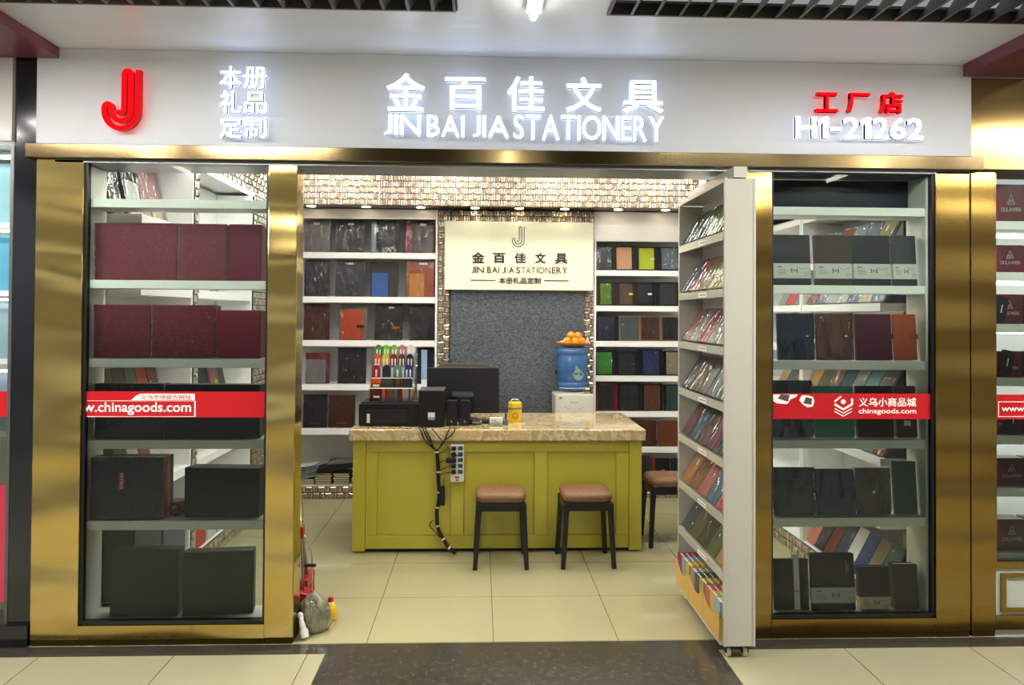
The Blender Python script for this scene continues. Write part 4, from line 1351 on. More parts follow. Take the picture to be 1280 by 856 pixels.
# yellow display trays with pocket notebooks at the foot of the rack
YEL = m_board('C9A24E')
packs = [('8E2A34', 'red'), ('7C98A8', 'pale blue'), ('C09A34', 'yellow'), ('8A8478', 'grey'), ('3C4044', 'black'), ('A8924A', 'mustard'), ('B05A68', 'pink'), ('C0A050', 'gold'), ('8EAAB0', 'sky blue')]
for b in range(3):
    ys = -.23 + RL - .03 - .262 * (b + 1)
    o = thing('display_tray', 'yellow cardboard tray of pocket notebooks at the foot of the rack, %s from the back' % ORD[b], 'display tray', (1.096, ys, .0785))
    MB().box(.0, .145, .001, .258, 0, .003).build('bottom', YEL, o)
    n = 12
    top = [(.001 + .257 * i / n, .135 - .05 * math.sin(PI * i / n) ** 1.0) for i in range(n + 1)]
    MB().prism([(.001, .0032), (.258, .0032)] + top[::-1], 0, .003, 'x').build('front_flap', YEL, o)
    MB().box(.0032, .145, .001, .004, .0032, .10).build('side_flap', YEL, o)
    MB().box(.0032, .145, .255, .258, .0032, .10).build('side_flap', YEL, o)
    for g in range(3):
        c, nm = packs[(b * 3 + (2 - g)) % 9]
        for d in range(4):
            p = thing('pocket_notebook', '%s pocket notebook standing in the yellow rack tray, %s tray from the back' % (nm, ORD[b]), 'notebook',
                      (1.102 + .031 * d, ys + .008 + .0815 * g, .0820), (0, 0, 0), 'pocket notebooks in the %s yellow rack tray' % ORD[b])
            MB().box(0, .0075, 0, .076, 0, .168).box(.0175, .025, 0, .076, 0, .168).box(.0075, .0175, .0732, .076, 0, .168).build('cover', m_board(c), p)
            MB().box(.0077, .0173, .001, .0730, .001, .165).build('pages', PAGES, p)

# ------------------------------------------------------------------ counter


def m_yellow():
    m = bpy.data.materials.new('mustard_lacquer'); m.use_nodes = True
    nt = m.node_tree; b = nt.nodes['Principled BSDF']
    t = nt.nodes.new('ShaderNodeTexCoord')
    mp = nt.nodes.new('ShaderNodeMapping'); mp.inputs['Scale'].default_value = (60, 60, 2)
    n = nt.nodes.new('ShaderNodeTexNoise'); n.inputs['Scale'].default_value = 3; n.inputs['Detail'].default_value = 6
    nt.links.new(t.outputs['Object'], mp.inputs[0]); nt.links.new(mp.outputs[0], n.inputs['Vector'])
    rp = nt.nodes.new('ShaderNodeValToRGB')
    rp.color_ramp.elements[0].color = (*lin('B2A832'), 1); rp.color_ramp.elements[1].color = (*lin('B9AF39'), 1)
    nt.links.new(n.outputs[0], rp.inputs[0]); nt.links.new(rp.outputs[0], b.inputs['Base Color'])
    b.inputs['Roughness'].default_value = .28; b.inputs['Coat Weight'].default_value = .5; b.inputs['Coat Roughness'].default_value = .04
    return m


def m_onyx():
    m = bpy.data.materials.new('onyx_stone'); m.use_nodes = True
    nt = m.node_tree; b = nt.nodes['Principled BSDF']
    t = nt.nodes.new('ShaderNodeTexCoord')
    n1 = nt.nodes.new('ShaderNodeTexNoise'); n1.inputs['Scale'].default_value = 5.5; n1.inputs['Detail'].default_value = 5; n1.inputs['Distortion'].default_value = 2.2
    nt.links.new(t.outputs['Object'], n1.inputs['Vector'])
    rp = nt.nodes.new('ShaderNodeValToRGB'); r = rp.color_ramp
    r.elements[0].position = .30; r.elements[0].color = (*lin('B49B6C'), 1)
    r.elements[1].position = .72; r.elements[1].color = (*lin('CDB68C'), 1)
    for p_, c_ in ((.42, 'B59A66'), (.50, 'D6C9A8'), (.53, 'B89F73'), (.62, 'C6AC74')):
        e_ = r.elements.new(p_); e_.color = (*lin(c_), 1)
    nt.links.new(n1.outputs[0], rp.inputs[0]); nt.links.new(rp.outputs[0], b.inputs['Base Color'])
    b.inputs['Roughness'].default_value = .12; b.inputs['Coat Weight'].default_value = .4
    return m


YLW = m_yellow()
ct = thing('sales_counter', 'mustard yellow panelled sales counter with a cream stone top', 'counter', (.125, 1.42, 0))
o_ = -.125
MB().box(-.845 + o_, 1.093 + o_, -.035, .84, .732, .808).build('stone_top', m_onyx(), ct, .008)
MB().box(-.80 + o_, 1.055 + o_, .030, .80, .02, .731).build('carcass', YLW, ct, .002)
MB().box(-.79 + o_, 1.045 + o_, .04, .78, .0, .0195).build('toe_plinth', BLACK, ct)
for x0, x1 in ((-.822, -.741), (.989, 1.072)):
    MB().box(x0 + o_, x1 + o_, -.005, .0295, .012, .731).build('corner_post', YLW, ct, .003)
MB().box(-.740 + o_, .988 + o_, .004, .0295, .655, .731).build('top_rail', YLW, ct, .003)
MB().box(-.740 + o_, .988 + o_, .004, .0295, .025, .110).build('bottom_rail', YLW, ct, .003)
for x0, x1 in ((-.740, -.665), (-.185, -.100), (.362, .448), (.905, .988)):
    MB().box(x0 + o_, x1 + o_, .004, .0295, .1105, .6545).build('stile', YLW, ct, .003)
for x0, x1 in ((-.664, -.186), (-.099, .361), (.449, .904)):
    MB().box(x0 + o_, x1 + o_, .020, .0297, .112, .653).build('panel', YLW, ct)

CT = .8085
# stools
STB = mat('black_stool_wood', '0E0F0F', .35, tint=(8, .2))


def stool(x, y, rz, label):
    t = thing('stool', label, 'stool', (x, y, 0), (0, 0, rz), 'square stools with brown seats')
    q = MB()
    lay = [(.135, .400), (.150, .406), (.156, .425), (.153, .444), (.138, .456), (.09, .462), (.03, .463)]
    n = 32
    vs, fs = [], []
    for w_, z in lay:
        for k in range(n):
            a_ = 2 * PI * k / n
            c_, s_ = math.cos(a_), math.sin(a_)
            rr = w_ / (abs(c_) ** 7 + abs(s_) ** 7) ** (1 / 7)
            vs.append((rr * c_, rr * s_, z))
    for j in range(len(lay) - 1):
        for k in range(n):
            fs.append((j * n + k, j * n + (k + 1) % n, (j + 1) * n + (k + 1) % n, (j + 1) * n + k))
    fs.append(tuple(reversed(range(n)))); fs.append(tuple(range((len(lay) - 1) * n, len(lay) * n)))
    q.add(vs, fs)
    seat = q.build('seat', m_leather('7C5A42'), t, smooth=True)
    MB().tube([(.1555 / (abs(math.cos(a_)) ** 7 + abs(math.sin(a_)) ** 7) ** (1 / 7) * math.cos(a_), .1555 / (abs(math.cos(a_)) ** 7 + abs(math.sin(a_)) ** 7) ** (1 / 7) * math.sin(a_), .432) for a_ in [2 * PI * k / 48 for k in range(48)]], .0022, 6, closed=True).build('piping', m_leather('6A4830'), seat)
    MB().lathe([(.006, .4625), (.004, .4655), (.001, .466)], -.035, -.04, 8).lathe([(.006, .4625), (.004, .4655), (.001, .466)], .035, -.04, 8).build('button', m_leather('6A4830'), seat)
    a_ = .137
    fr = MB()
    for sx, sy in ((1, 0), (-1, 0), (0, 1), (0, -1)):
        if sx:
            fr.box(sx * a_ - .012, sx * a_ + .012, -a_ + .013, a_ - .013, .350, .399)
        else:
            fr.box(-a_ + .013, a_ - .013, sy * a_ - .012, sy * a_ + .012, .350, .399)
    fr.build('apron', STB, t, .004)
    for sx in (-1, 1):
        for sy in (-1, 1):
            l = MB()
            prof = [(.399, a_, .019), (.345, a_ + .001, .0185), (.30, a_ + .004, .0165), (.15, a_ + .012, .0155), (0.0, a_ + .021, .014)]
            vs, fs = [], []
            for z, c_, hw in prof:
                for dx, dy in ((-1, -1), (1, -1), (1, 1), (-1, 1)):
                    vs.append((sx * c_ + dx * hw, sy * c_ * 1.0 + dy * hw, z))
            for j in range(len(prof) - 1):
                for k in range(4):
                    fs.append((j * 4 + (k + 1) % 4, j * 4 + k, (j + 1) * 4 + k, (j + 1) * 4 + (k + 1) % 4))
            fs += [(0, 1, 2, 3), (19, 18, 17, 16)]
            l.add(vs, fs)
            l.build('leg', STB, t, .004)


stool(.136, 1.225, 0, 'brown-seated black stool in front of the counter, beside the cable bundle')
stool(.672, 1.232, .02, 'brown-seated black stool in front of the right half of the counter')
stool(1.31, 1.66, 0, 'brown-seated black stool between the counter end and the rack')

# things on the counter


def px_on(u, v, z):
    return atZ(u, v, z)


# printer
p0 = px_on(446, 535.5, CT); p1 = px_on(522, 535, CT)
t = thing('printer', 'low black printer at the left end of the counter', 'printer', ((p0.x + p1.x) / 2, 1.52, CT))
w = .40
MB().prism(rrect(-w / 2, w / 2, .006, .150, .008), 0, .30).build('body', BLACK, t, .003)
MB().box(-w / 2 + .01, w / 2 - .01, .02, .28, 0, .0058).build('foot', BLACK, t)
MB().box(-w / 2 + .05, w / 2 - .08, -.006, -.0004, .03, .11).build('rear_cover', mat('black_panel', '16171A', .3, tint=(6, .1)), t, .002)
MB().box(w / 2 - .07, w / 2 - .02, -.004, -.0004, .07, .13).build('port_bay', mat('port_black', '050505', .6, tint=(6, .1)), t)
q = MB().box(-w / 2 + .055, -w / 2 + .075, -.0075, -.0062, .025, .085).build('sticker', PAPER, t)
MB().box(-w / 2 + .01, w / 2 - .01, .02, .28, .1505, .158).build('lid', BLACK, t, .003)

# acrylic display of pens cases and slim notebooks, standing on the printer
PZ = CT + .1585
ax, ay = (p0.x + p1.x) / 2 + .01, 1.575
AW = .30
disp = thing('acrylic_display', 'stepped clear acrylic display with five tiers standing on the printer', 'display stand', (ax, ay, PZ))
tiers = [(0, .0, .088), (.045, .088, .152), (.09, .152, .222), (.135, .222, .284), (.18, .284, .345)]
side = [(-.003, 0), (.215, 0), (.215, .35), (.178, .35), (.178, .29), (.133, .29), (.133, .226), (.088, .226), (.088, .156), (.043, .156), (.043, .09), (-.003, .09)]
for sx in (-1, 1):
    MB().prism(side, sx * (AW / 2 + .002) - .0015, sx * (AW / 2 + .002) + .0015, 'x').build('side_panel', ACRYL, disp)
for k, (y0, z0, z1) in enumerate(tiers):
    MB().box(-AW / 2, AW / 2, y0, y0 + .044, z0, z0 + .002).build('tier_shelf', ACRYL, disp)
    MB().box(-AW / 2, AW / 2, y0 - .003, y0 - .0005, z0 + .0005, z0 + .034).build('tier_lip', ACRYL, disp)
MB().box(-AW / 2, AW / 2, .212, .2145, .0, .35).build('back_panel', ACRYL, disp)
for k, (cx_, tz) in enumerate(((-.115, .24), (-.11, .105), (-.10, .033))):
    yt = tiers[3 if k == 0 else 1 if k == 1 else 0][0] - .0045
    MB().box(cx_ - .02, cx_ + .02, yt - .0008, yt, tz - .006, tz + .006).build('price_tag', PAPER, disp)


def pen_case(x, tier, w, h, col, label, strips=2):
    y0, z0, z1 = tiers[tier]
    o = thing('pen_case', label, 'pen case', (ax + x, ay + y0 + .014, PZ + z0 + .0040), (-.1, 0, 0), 'pen cases in the acrylic display')
    out = [(-w / 2, 0), (w / 2, 0), (w / 2, h * .62)] + [(w / 2 * math.cos(a_), h * .62 + h * .38 * math.sin(a_)) for a_ in [PI * k / 10 for k in range(1, 10)]] + [(-w / 2, h * .62)]
    MB().prism(out, 0, .010).build('case', m_leather(col), o)
    for s in range(strips):
        cx_ = (s - (strips - 1) / 2) * w * .42
        MB().box(cx_ - w * .09, cx_ + w * .09, -.002, -.0003, h * .05, h * .62).build('pen_slot', PAPER, o)


for i, (c, nm) in enumerate((('2E7A3A', 'green'), ('5AB82A', 'bright green'), ('7A9A3A', 'olive green'), ('B0708A', 'pink'), ('C8C8C0', 'silver-white'))):
    pen_case(-.115 + .055 * i + (.008 if i == 4 else 0), 4, .048 if i < 4 else .062, .088, c, '%s arched pen case on the top tier of the acrylic display' % nm)
for i, (c, nm) in enumerate((('B8502A', 'orange'), ('C8A82A', 'yellow'), ('7A1A2A', 'dark red'), ('4A2E28', 'brown'), ('15161A', 'black'))):
    pen_case(-.116 + .056 * i, 3, .051, .088, c, '%s arched pen case on the second tier of the acrylic display' % nm)
for i, (x_, w_, c, nm, s_) in enumerate(((-.115, .055, '8A1A28', 'red', 1), (-.045, .058, '1E2022', 'black', 0), (.03, .06, '4E7A70', 'sea green', 1), (.105, .058, '1E2470', 'blue', 2))):
    pen_case(x_ - .002, 2, w_, .085, c, '%s pen case on the middle tier of the acrylic display' % nm, s_)


def slim(x, tier, w, h, col, label):
    y0, z0, z1 = tiers[tier]
    o = thing('slim_notebook', label, 'notebook', (ax + x, ay + y0 + .004, PZ + z0 + .0025), (0, 0, 0), 'slim notebooks in the acrylic display')
    MB().box(-w / 2, w / 2, 0, .034, 0, h).build('cover', m_leather(col), o, .001)
    MB().box(-w / 2 + .0018, w / 2 - .0018, .003, .0335, h + .0001, h + .0006).build('pages', PAGES, o)


x_ = -.146
for w_, c, nm in ((.068, 'C0501E', 'wide orange'), (.018, '3A4A4A', 'dark teal'), (.03, '44463F', 'grey'), (.03, '3E4442', 'slate'), (.024, '2A2018', 'espresso'), (.022, '6A4A1E', 'tobacco'), (.02, '5A2420', 'wine'), (.018, '2E2A26', 'dark brown'), (.05, '26282A', 'charcoal')):
    slim(x_ + w_ / 2, 1, w_ - .001, .062, c, '%s slim notebook on the fourth tier of the acrylic display' % nm)
    x_ += w_
x_ = -.146
for w_, c, nm in ((.064, '5A1A1A', 'wide maroon'), (.018, '26222A', 'black'), (.02, 'B8541E', 'orange'), (.012, '3A2E28', 'brown'), (.022, '8A1A2A', 'red'), (.03, '4A4A44', 'grey'), (.018, '5A5648', 'khaki'), (.034, '4A1A20', 'wine red'), (.022, 'B0707A', 'pink'), (.018, '5A9A8A', 'turquoise'), (.014, '3A4450', 'slate'), (.014, 'C06A2A', 'bright orange')):
    slim(x_ + w_ / 2, 0, w_ - .001, .084, c, '%s slim notebook spine on the lowest tier of the acrylic display' % nm)
    x_ += w_

# computer tower
a = px_on(523, 534, CT); b = px_on(555, 534, CT)
t = thing('computer_tower', 'small black desktop computer case seen from behind beside the printer', 'computer', ((a.x + b.x) / 2, a.y, CT))
w = b.x - a.x; h = atY(540, 488.5, a.y).z - CT
MB().box(-w / 2, w / 2, 0, .27, .004, h).build('case', BLACK, t, .004)
MB().box(-w / 2 + .01, w / 2 - .01, .01, .26, 0, .0038).build('foot', BLACK, t)
MB().box(-w / 2 + .002, w / 2 - .002, .002, .26, h + .0002, h + .004).build('top_edge', mat('grey_metal', '6A6A68', .35, metal=.7, tint=(5, .05)), t)
st = MB().box(w * -.13, w * .14, -.002, -.0005, .06, .098).build('sticker', PAPER, t)
MB().box(w * -.12, w * .13, -.0028, -.0021, .048, .066).build('blue_sticker', m_board('7A8CB0'), st)
# speakers
for k, (u0_, u1_) in enumerate(((557, 571.5), (574, 587.5))):
    a = px_on(u0_, 533, CT); b = px_on(u1_, 533, CT)
    t = thing('desk_speaker', 'small black desk speaker behind the monitor stand, %s of two' % ('left' if k == 0 else 'right'), 'speaker', ((a.x + b.x) / 2, a.y + .03, CT), group='desk speakers')
    w = b.x - a.x; h = atY(560, 501.5, a.y).z - CT
    MB().prism(rrect(-w / 2, w / 2, 0, h, .012, (0, 0, 1, 1)), 0, .08).build('cabinet', BLACK, t, .002)
    MB().prism(rrect(-w / 2 + .008, w / 2 - .008, .01, h - .012, .008), -.002, -.0004).build('rear_panel', mat('black_panel', '16171A'), t)
    MB().tube([(0, -.006, .03), (0, -.0008, .03)], .006, 10).build('socket', CHROME, t)
# monitor
a = px_on(600, 524, CT)
my = 1.88
x0 = atY(533.5, 480, my).x; x1 = atY(624, 480, my).x; z1 = atY(580, 459.5, my).z; z0 = atY(580, 516.5, my).z
t = thing('computer_monitor', 'black computer monitor seen from behind on the counter', 'monitor', ((x0 + x1) / 2, my, CT))
hw = (x1 - x0) / 2
MB().box(-hw, hw, 0, .022, z0 - CT, z1 - CT).build('casing', mat('monitor_black', '0D1014', .45, tint=(5, .1), bump=(60, .15, (1, 1, 30))), t, .004)
MB().box(-hw, hw, .0222, .03, z0 - CT, z1 - CT).build('bezel', BLACK, t)
MB().box(-.075, .075, -.03, -.0003, .07, .20).build('mount', BLACK, t, .006)
MB().box(-.075, .075, -.032, -.0304, .165, .195).build('cover_plate', mat('dull_silver', '7A7874', .3, metal=.8, tint=(5, .05)), t)
MB().prism([(-.045, .012), (.045, .012), (.035, .16), (-.035, .16)], -.05, -.031).build('stand', BLACK, t, .003)
MB().lathe([(.115, 0), (.115, .006), (.09, .011), (.03, .0115)], 0, -.03, 28, sq=lambda q: 1).build('base', BLACK, t)
# keyboard and mouse behind, plus clear tray
a = px_on(612, 524.5, CT)
t = thing('keyboard', 'black keyboard lying under the monitor', 'keyboard', (a.x - .02, my - .235, CT))
MB().box(-.11, .12, 0, .11, 0, .016).build('body', BLACK, t, .003)
MB().box(-.105, .115, .008, .102, .0162, .021).build('keys', mat('key_black', '18191B', .5, bump=(300, .4)), t)
a = px_on(600, 519, CT)
t = thing('glass_ashtray', 'clear flat tray in front of the monitor', 'tray', (atY(595, 520, 1.66).x, 1.645, CT))
MB().lathe([(.045, 0), (.05, .012), (.05, .03), (.046, .03), (.044, .008)], n=20).build('bowl', ACRYL, t)
MB().lathe([(.042, .009), (.042, .011)], n=20).build('liner', m_board('8A8A88'), t)
# business cards
a = px_on(611.5, 532.5, CT); b = px_on(629, 532.5, CT)
t = thing('card_holder', 'clear holder with white business cards at the counter front', 'card holder', ((a.x + b.x) / 2, a.y, CT))
w = b.x - a.x
MB().box(-w / 2, w / 2, 0, .05, 0, .003).box(-w / 2, w / 2, 0, .002, .003, .026).box(-w / 2, w / 2, .048, .05, .003, .05).build('holder', ACRYL, t)
cd = MB().box(-w / 2 + .003, w / 2 - .003, .006, .03, .0035, .056).build('cards', PAPER, t)
g = MB()
marks(g, -.028, .002, .034, .044, .0052, 4, .0004)
for k in range(3):
    g.box(-.028, .024, .0052, .0056, .028 - .008 * k, .0295 - .008 * k)
g.build('card_print', mat('grey_print', '6C6B66'), cd)
# pen stand
a = px_on(632.5, 531, CT)
t = thing('desk_pen', 'dark blue pen upright in a small stand beside the yellow flask', 'pen', (a.x, a.y + .01, CT))
MB().lathe([(.016, 0), (.016, .006), (.006, .022), (.005, .024)], n=16).build('stand', mat('teal_plastic', '2A4A5A', .35, tint=(5, .05)), t)
MB().tube([(0, 0, .024), (-.002, 0, .07), (-.003, 0, .135)], [.0045, .006, .0055], 10).build('barrel', m_leather('1A2438'), t, smooth=True)
# yellow flask
a = px_on(644, 527.5, CT)
t = thing('food_flask', 'yellow insulated food flask with a grey band and wire handle', 'flask', (a.x, a.y + .048, CT))
r_ = .0475
YF = mat('yellow_enamel', 'DDB418', .3, coat=.3, tint=(4, .03))
MB().lathe([(r_ - .002, 0), (r_, .004), (r_, .086)], n=32).build('body', YF, t, smooth=False)
MB().lathe([(r_ + .001, .0862), (r_ + .001, .099)], n=32).build('grey_band', mat('grey_rubber', '77766E', .5, tint=(5, .05)), t)
MB().lathe([(r_, .0992), (r_, .128), (r_ - .004, .135), (r_ - .012, .137)], n=32).build('lid', YF, t)
MB().tube([(.034 * math.cos(PI * k / 12), 0, .133 + .022 * math.sin(PI * k / 12)) for k in range(13)], .0035, 8).build('handle', CHROME, t, smooth=True)
em = MB()
ribbon(em, [(.020 * math.cos(2 * PI * k / 24), .043 + .020 * math.sin(2 * PI * k / 24)) for k in range(25)], .004, -r_ - .0008, .001)
ribbon(em, [(.010 * math.cos(PI + PI * k / 10), .043 + .010 * math.sin(PI + PI * k / 10)) for k in range(11)], .003, -r_ - .0008, .001)
em.box(-.009, -.005, -r_ - .0008, -r_ + .0002, .045, .050).box(.005, .009, -r_ - .0008, -r_ + .0002, .045, .050)
em.build('emblem', INK, t)

# power strip on the counter front and the cable bundle
FY = 1.4235
a = atY(563, 602, FY - .03); b = atY(580, 553, FY - .03)
t = thing('power_strip', 'white power strip with blue sockets fixed to the counter front', 'power strip', ((a.x + b.x) / 2, FY, a.z))
w = b.x - a.x; h = b.z - a.z - .012
MB().prism(rrect(-w / 2, w / 2, 0, h, .010), -.036, -.001).build('body', m_paint('DAD8CC', .35), t, .002)
for j in range(5):
    for i in range(2):
        cx_ = (-.022, .020)[i]
        cz_ = h - .025 - j * .038
        sk = MB().box(cx_ - .016, cx_ + .016, -.038, -.0362, cz_ - .013, cz_ + .013).build('socket', m_board('3E5C68'), t)
        MB().box(cx_ - .008, cx_ - .004, -.0388, -.0381, cz_ - .005, cz_ + .005).box(cx_ + .004, cx_ + .008, -.0388, -.0381, cz_ - .005, cz_ + .005).build('slots', BLACK, sk)
MB().box(-.012, .012, -.039, -.0362, .024, .036).build('switch', mat('red_switch', 'B5381E', .3, tint=(4, .05)), t)
MB().box(-.009, .009, -.038, -.0362, .006, .018).build('reset_button', mat('grey_rubber', '77766E'), t)
psl = t.location.copy()
for j, nm in ((0, 'black plug in the top socket of the power strip'), (1, 'round black plug in the second socket of the power strip'), (2, 'long black adapter plugged into the middle of the power strip'), (3, 'black plug in the fourth socket of the power strip'), (4, 'black plug in the lowest socket of the power strip')):
    cz_ = h - .025 - j * .038
    o = thing('power_plug', nm, 'plug', (psl.x - .022, psl.y - .0392, psl.z + cz_), group='plugs in the power strip')
    if j == 1:
        MB().prism([(.018 * math.cos(2 * PI * k / 16), .018 * math.sin(2 * PI * k / 16)) for k in range(16)], -.03, 0).build('body', BLACK, o, .002)
        MB().tube([(.01, -.02, -.004), (.045, -.02, -.008), (.05, -.02, .0)], .004, 6).build('cord', BLACK, o)
    elif j == 2:
        MB().box(-.05, .015, -.032, 0, -.014, .014).build('body', BLACK, o, .003)
    else:
        MB().box(-.014, .012, -.022, 0, -.011, .011).build('body', BLACK, o, .003)
    if j != 1:
        ex = -.0505 if j == 2 else -.0145
        MB().tube([(ex, -.012, 0), (ex - .03, -.014, -.002), (-.095, -.012, -.03 if j < 4 else -.02)], .003, 6).build('cord', BLACK, o)


def smooth_path(pts, n=6):
    out = []
    P = [Vector(p) for p in pts]
    for i in range(len(P) - 1):
        p0_, p1_, p2_, p3_ = P[max(i - 1, 0)], P[i], P[i + 1], P[min(i + 2, len(P) - 1)]
        for k in range(n):
            s = k / n
            out.append(.5 * ((2 * p1_) + (p2_ - p0_) * s + (2 * p0_ - 5 * p1_ + 4 * p2_ - p3_) * s * s + (3 * p1_ - p0_ - 3 * p2_ + p3_) * s ** 3))
    out.append(P[-1])
    return out


def cp(u, v, Y):
    return tuple(atY(u, v, Y))


t = thing('cable_bundle', 'taped bundle of black cables hanging down the counter front', 'cables', (0, 0, 0))
k0 = cp(546, 563, 1.395)
main = smooth_path([k0, cp(547.5, 580, 1.398), cp(548, 600, 1.395), cp(549, 622, 1.395), cp(546, 640, 1.398), cp(547.5, 660, 1.395), cp(553, 672, 1.39), cp(560, 683, 1.375), tuple(atZ(570, 691.5, .012))])
trunk = MB().tube(main, .0125, 8).build('trunk', BLACK, t, smooth=True)
tp = MB()
for i in (1, 9, 16, 22, 29, 37, 43):
    d = (main[i + 1] - main[i]).normalized() * .005
    tp.tube([main[i] - d, main[i] + d], .0142, 8)
tp.build('cable_tie', PAPER, t)
for k, (u, v, Y) in enumerate(((524, 528, 1.50), (528, 534, 1.45), (531, 536, 1.40))):
    pth = [cp(u, v - 12, Y + .02), cp(u + .5, v, Y) if k == 0 else cp(u, v, Y)]
    pth = [tuple(atZ(u, 534.5, CT + .006)), tuple(atZ(u + 1, 536.5, CT + .007)), cp(u + 3, 541, 1.375), cp(u + 8, 551, 1.376), cp(540 + k, 559, 1.385), k0]
    MB().tube(smooth_path(pth), .0042, 6).build('cable', BLACK, t, smooth=True)
for k, (u, v) in enumerate(((562, 535), (569, 534.5))):
    pth = [tuple(atZ(u, 533.5, CT + .006)), tuple(atZ(u - .5, 536.5, CT + .007)), cp(u - 3, 542, 1.375), cp(555 - k, 552, 1.376), cp(549, 560, 1.385), k0]
    MB().tube(smooth_path(pth), .004, 6).build('cable', BLACK, t, smooth=True)
pth = [tuple(atZ(540, 534.5, CT + .006)), tuple(atZ(541, 536.5, CT + .007)), cp(546, 543, 1.375), cp(555, 553, 1.376), cp(561, 560, 1.372)]
MB().tube(smooth_path(pth), .0036, 6).build('cable', BLACK, t, smooth=True)
c0 = atY(552, 612, 1.385)
MB().box(c0.x - .014, c0.x + .022, 1.368, 1.40, c0.z - .10, c0.z + .025).build('adapter', BLACK, t, .004)
MB().tube([(c0.x + .012, 1.385, c0.z + .025), (c0.x + .013, 1.385, c0.z + .07)], .003, 6).build('antenna', BLACK, t)
MB().tube(smooth_path([cp(541, 650, 1.395), cp(537, 656, 1.39), cp(543, 664, 1.385), cp(552, 673, 1.38)]), .0035, 6).build('loose_loop', BLACK, t, smooth=True)

# office chair behind the monitor
t = thing('office_chair', 'office chair behind the counter with only its dark mesh backrest top showing', 'chair', (atY(580, 455, 2.82).x, 2.82, 0))
MB().prism(rrect(-.24, .24, 0.55, 1.150, .08), 0, .03).build('backrest', mat('mesh_fabric', '4A463E', .7, bump=(90, .8), tint=(40, .3)), t, .008)
MB().box(-.25, .25, -.52, -.04, .44, .51).build('seat', m_leather('1A1A1C'), t, .02)
MB().tube([(0, .05, .50), (0, .055, .70)], .02, 8).box(-.03, .03, -.2, .075, .42, .4395).build('back_support', BLACK, t)
MB().tube([(0, -.26, .06), (0, -.26, .4195)], .025, 12).build('column', CHROME, t)
for k in range(5):
    a_ = 2 * PI * k / 5 + .3
    l = MB().tube([(.026 * math.cos(a_), -.26 + .026 * math.sin(a_), .085), (.27 * math.cos(a_), -.26 + .27 * math.sin(a_), .062)], .016, 8).build('leg', BLACK, t)
    MB().ball((.27 * math.cos(a_), -.26 + .27 * math.sin(a_), .0245), .024).build('caster', BLACK, l)

# water dispenser, bottle, plate with oranges
x0 = atY(693, 500, 2.66).x; x1 = atY(740, 500, 2.66).x
wx = (x0 + x1) / 2
zt = atY(716, 492, 2.66).z
t = thing('water_dispenser', 'white water dispenser standing behind the right end of the counter', 'water dispenser', (wx, 2.58, 0))
w = x1 - x0
DISPW = m_paint('D6D4C6', .35)
MB().prism(rrect(-w / 2, w / 2, .015, zt, .012), 0, .30).build('body', DISPW, t, .004)
MB().box(-w / 2 + .02, w / 2 - .02, .02, .28, 0, .0148).build('foot', BLACK, t)
MB().lathe([(.10, zt + .0003), (.10, zt + .012), (.088, zt + .016)], 0, .15, 28).build('collar', DISPW, t)
marks(MB(), -.035, .03, zt - .068, zt - .058, -.0012, 7, .001).build('print', mat('grey_print', '6C6B66'), t)
for s_ in (-1, 1):
    g = MB()
    ribbon(g, [(s_ * (.03 + .05 * k / 8), zt - .115 + .022 * (k / 8) ** 2) for k in range(9)], .003, -.0012, .001)
    g.build('curved_print', mat('grey_print', '6C6B66'), t)
MB().prism([(.008 * math.cos(2 * PI * k / 10) + .005, zt - .08 + .005 * math.sin(2 * PI * k / 10)) for k in range(10)], -.0016, -.0003).build('yellow_badge', YF, t)
MB().box(-w / 2 + .03, -w / 2 + .055, -.0014, -.0003, zt - .035, zt - .02).build('grey_badge', mat('grey_rubber', '77766E'), t)
zb = zt + .0165
bt = thing('water_bottle', 'large blue water bottle upside down on the dispenser', 'water bottle', (wx, 2.73, zb))
H_ = atY(716, 434, 2.66).z - zb
BL = mat('blue_polycarbonate', '4A80C0', .10, coat=.3, tint=(3, .1))
BL.node_tree.nodes['Principled BSDF'].inputs['Transmission Weight'].default_value = .45
rb = .128
MB().lathe([(.07, 0), (.085, .004), (rb - .012, .022), (rb - .002, .034), (rb, .045), (rb, H_ * .20), (rb - .004, H_ * .21), (rb, H_ * .23), (rb, H_ * .80), (rb - .004, H_ * .82), (rb, H_ * .84), (rb, H_ - .03), (rb - .012, H_ - .008), (rb - .05, H_)], n=40).build('bottle', BL, bt, smooth=True)
lab = MB()
n = 20
pts = []
for k in range(n):
    a_ = 2 * PI * k / n
    px_ = .045 * math.sin(a_); pz_ = -.055 * math.cos(a_)
    if math.cos(a_) < -.2:
        px_ = px_ * (1 + math.cos(a_)) * .8 - .03 * (-math.cos(a_) - .2); pz_ *= 1.35
    pts.append((px_ + .035, pz_ + H_ * .42))
front = [(p[0], -math.sqrt(max(0, (rb + .0012) ** 2 - p[0] ** 2)), p[1]) for p in pts]
cpt = (.035, -math.sqrt((rb + .0012) ** 2 - .035 ** 2), H_ * .42)
lab.add([cpt] + front, [(0, 1 + (k + 1) % n, 1 + k) for k in range(n)])
lab.build('drop_label', m_board('6FA8A0'), bt)
lt = marks(MB(), .005, .065, H_ * .40, H_ * .45, 0, 6, .0004)
lt.v = [(p[0], -math.sqrt((rb + .0022) ** 2 - p[0] ** 2) + p[1], p[2] + .25 * (p[0] - .035)) for p in lt.v]
lt.build('label_print', REDINK, bt)
MB().tube([(rb * .9 * math.cos(a_) * 1.12, rb * 1.01 * math.sin(a_), H_ * .09) for a_ in [-2.6 + .2 * k for k in range(11)]], .002, 6).build('white_rim_print', WINK, bt)
zp = zb + H_ + .0005
pl = thing('fruit_plate', 'orange scalloped plate on top of the water bottle', 'plate', (wx + .005, 2.73, zp))
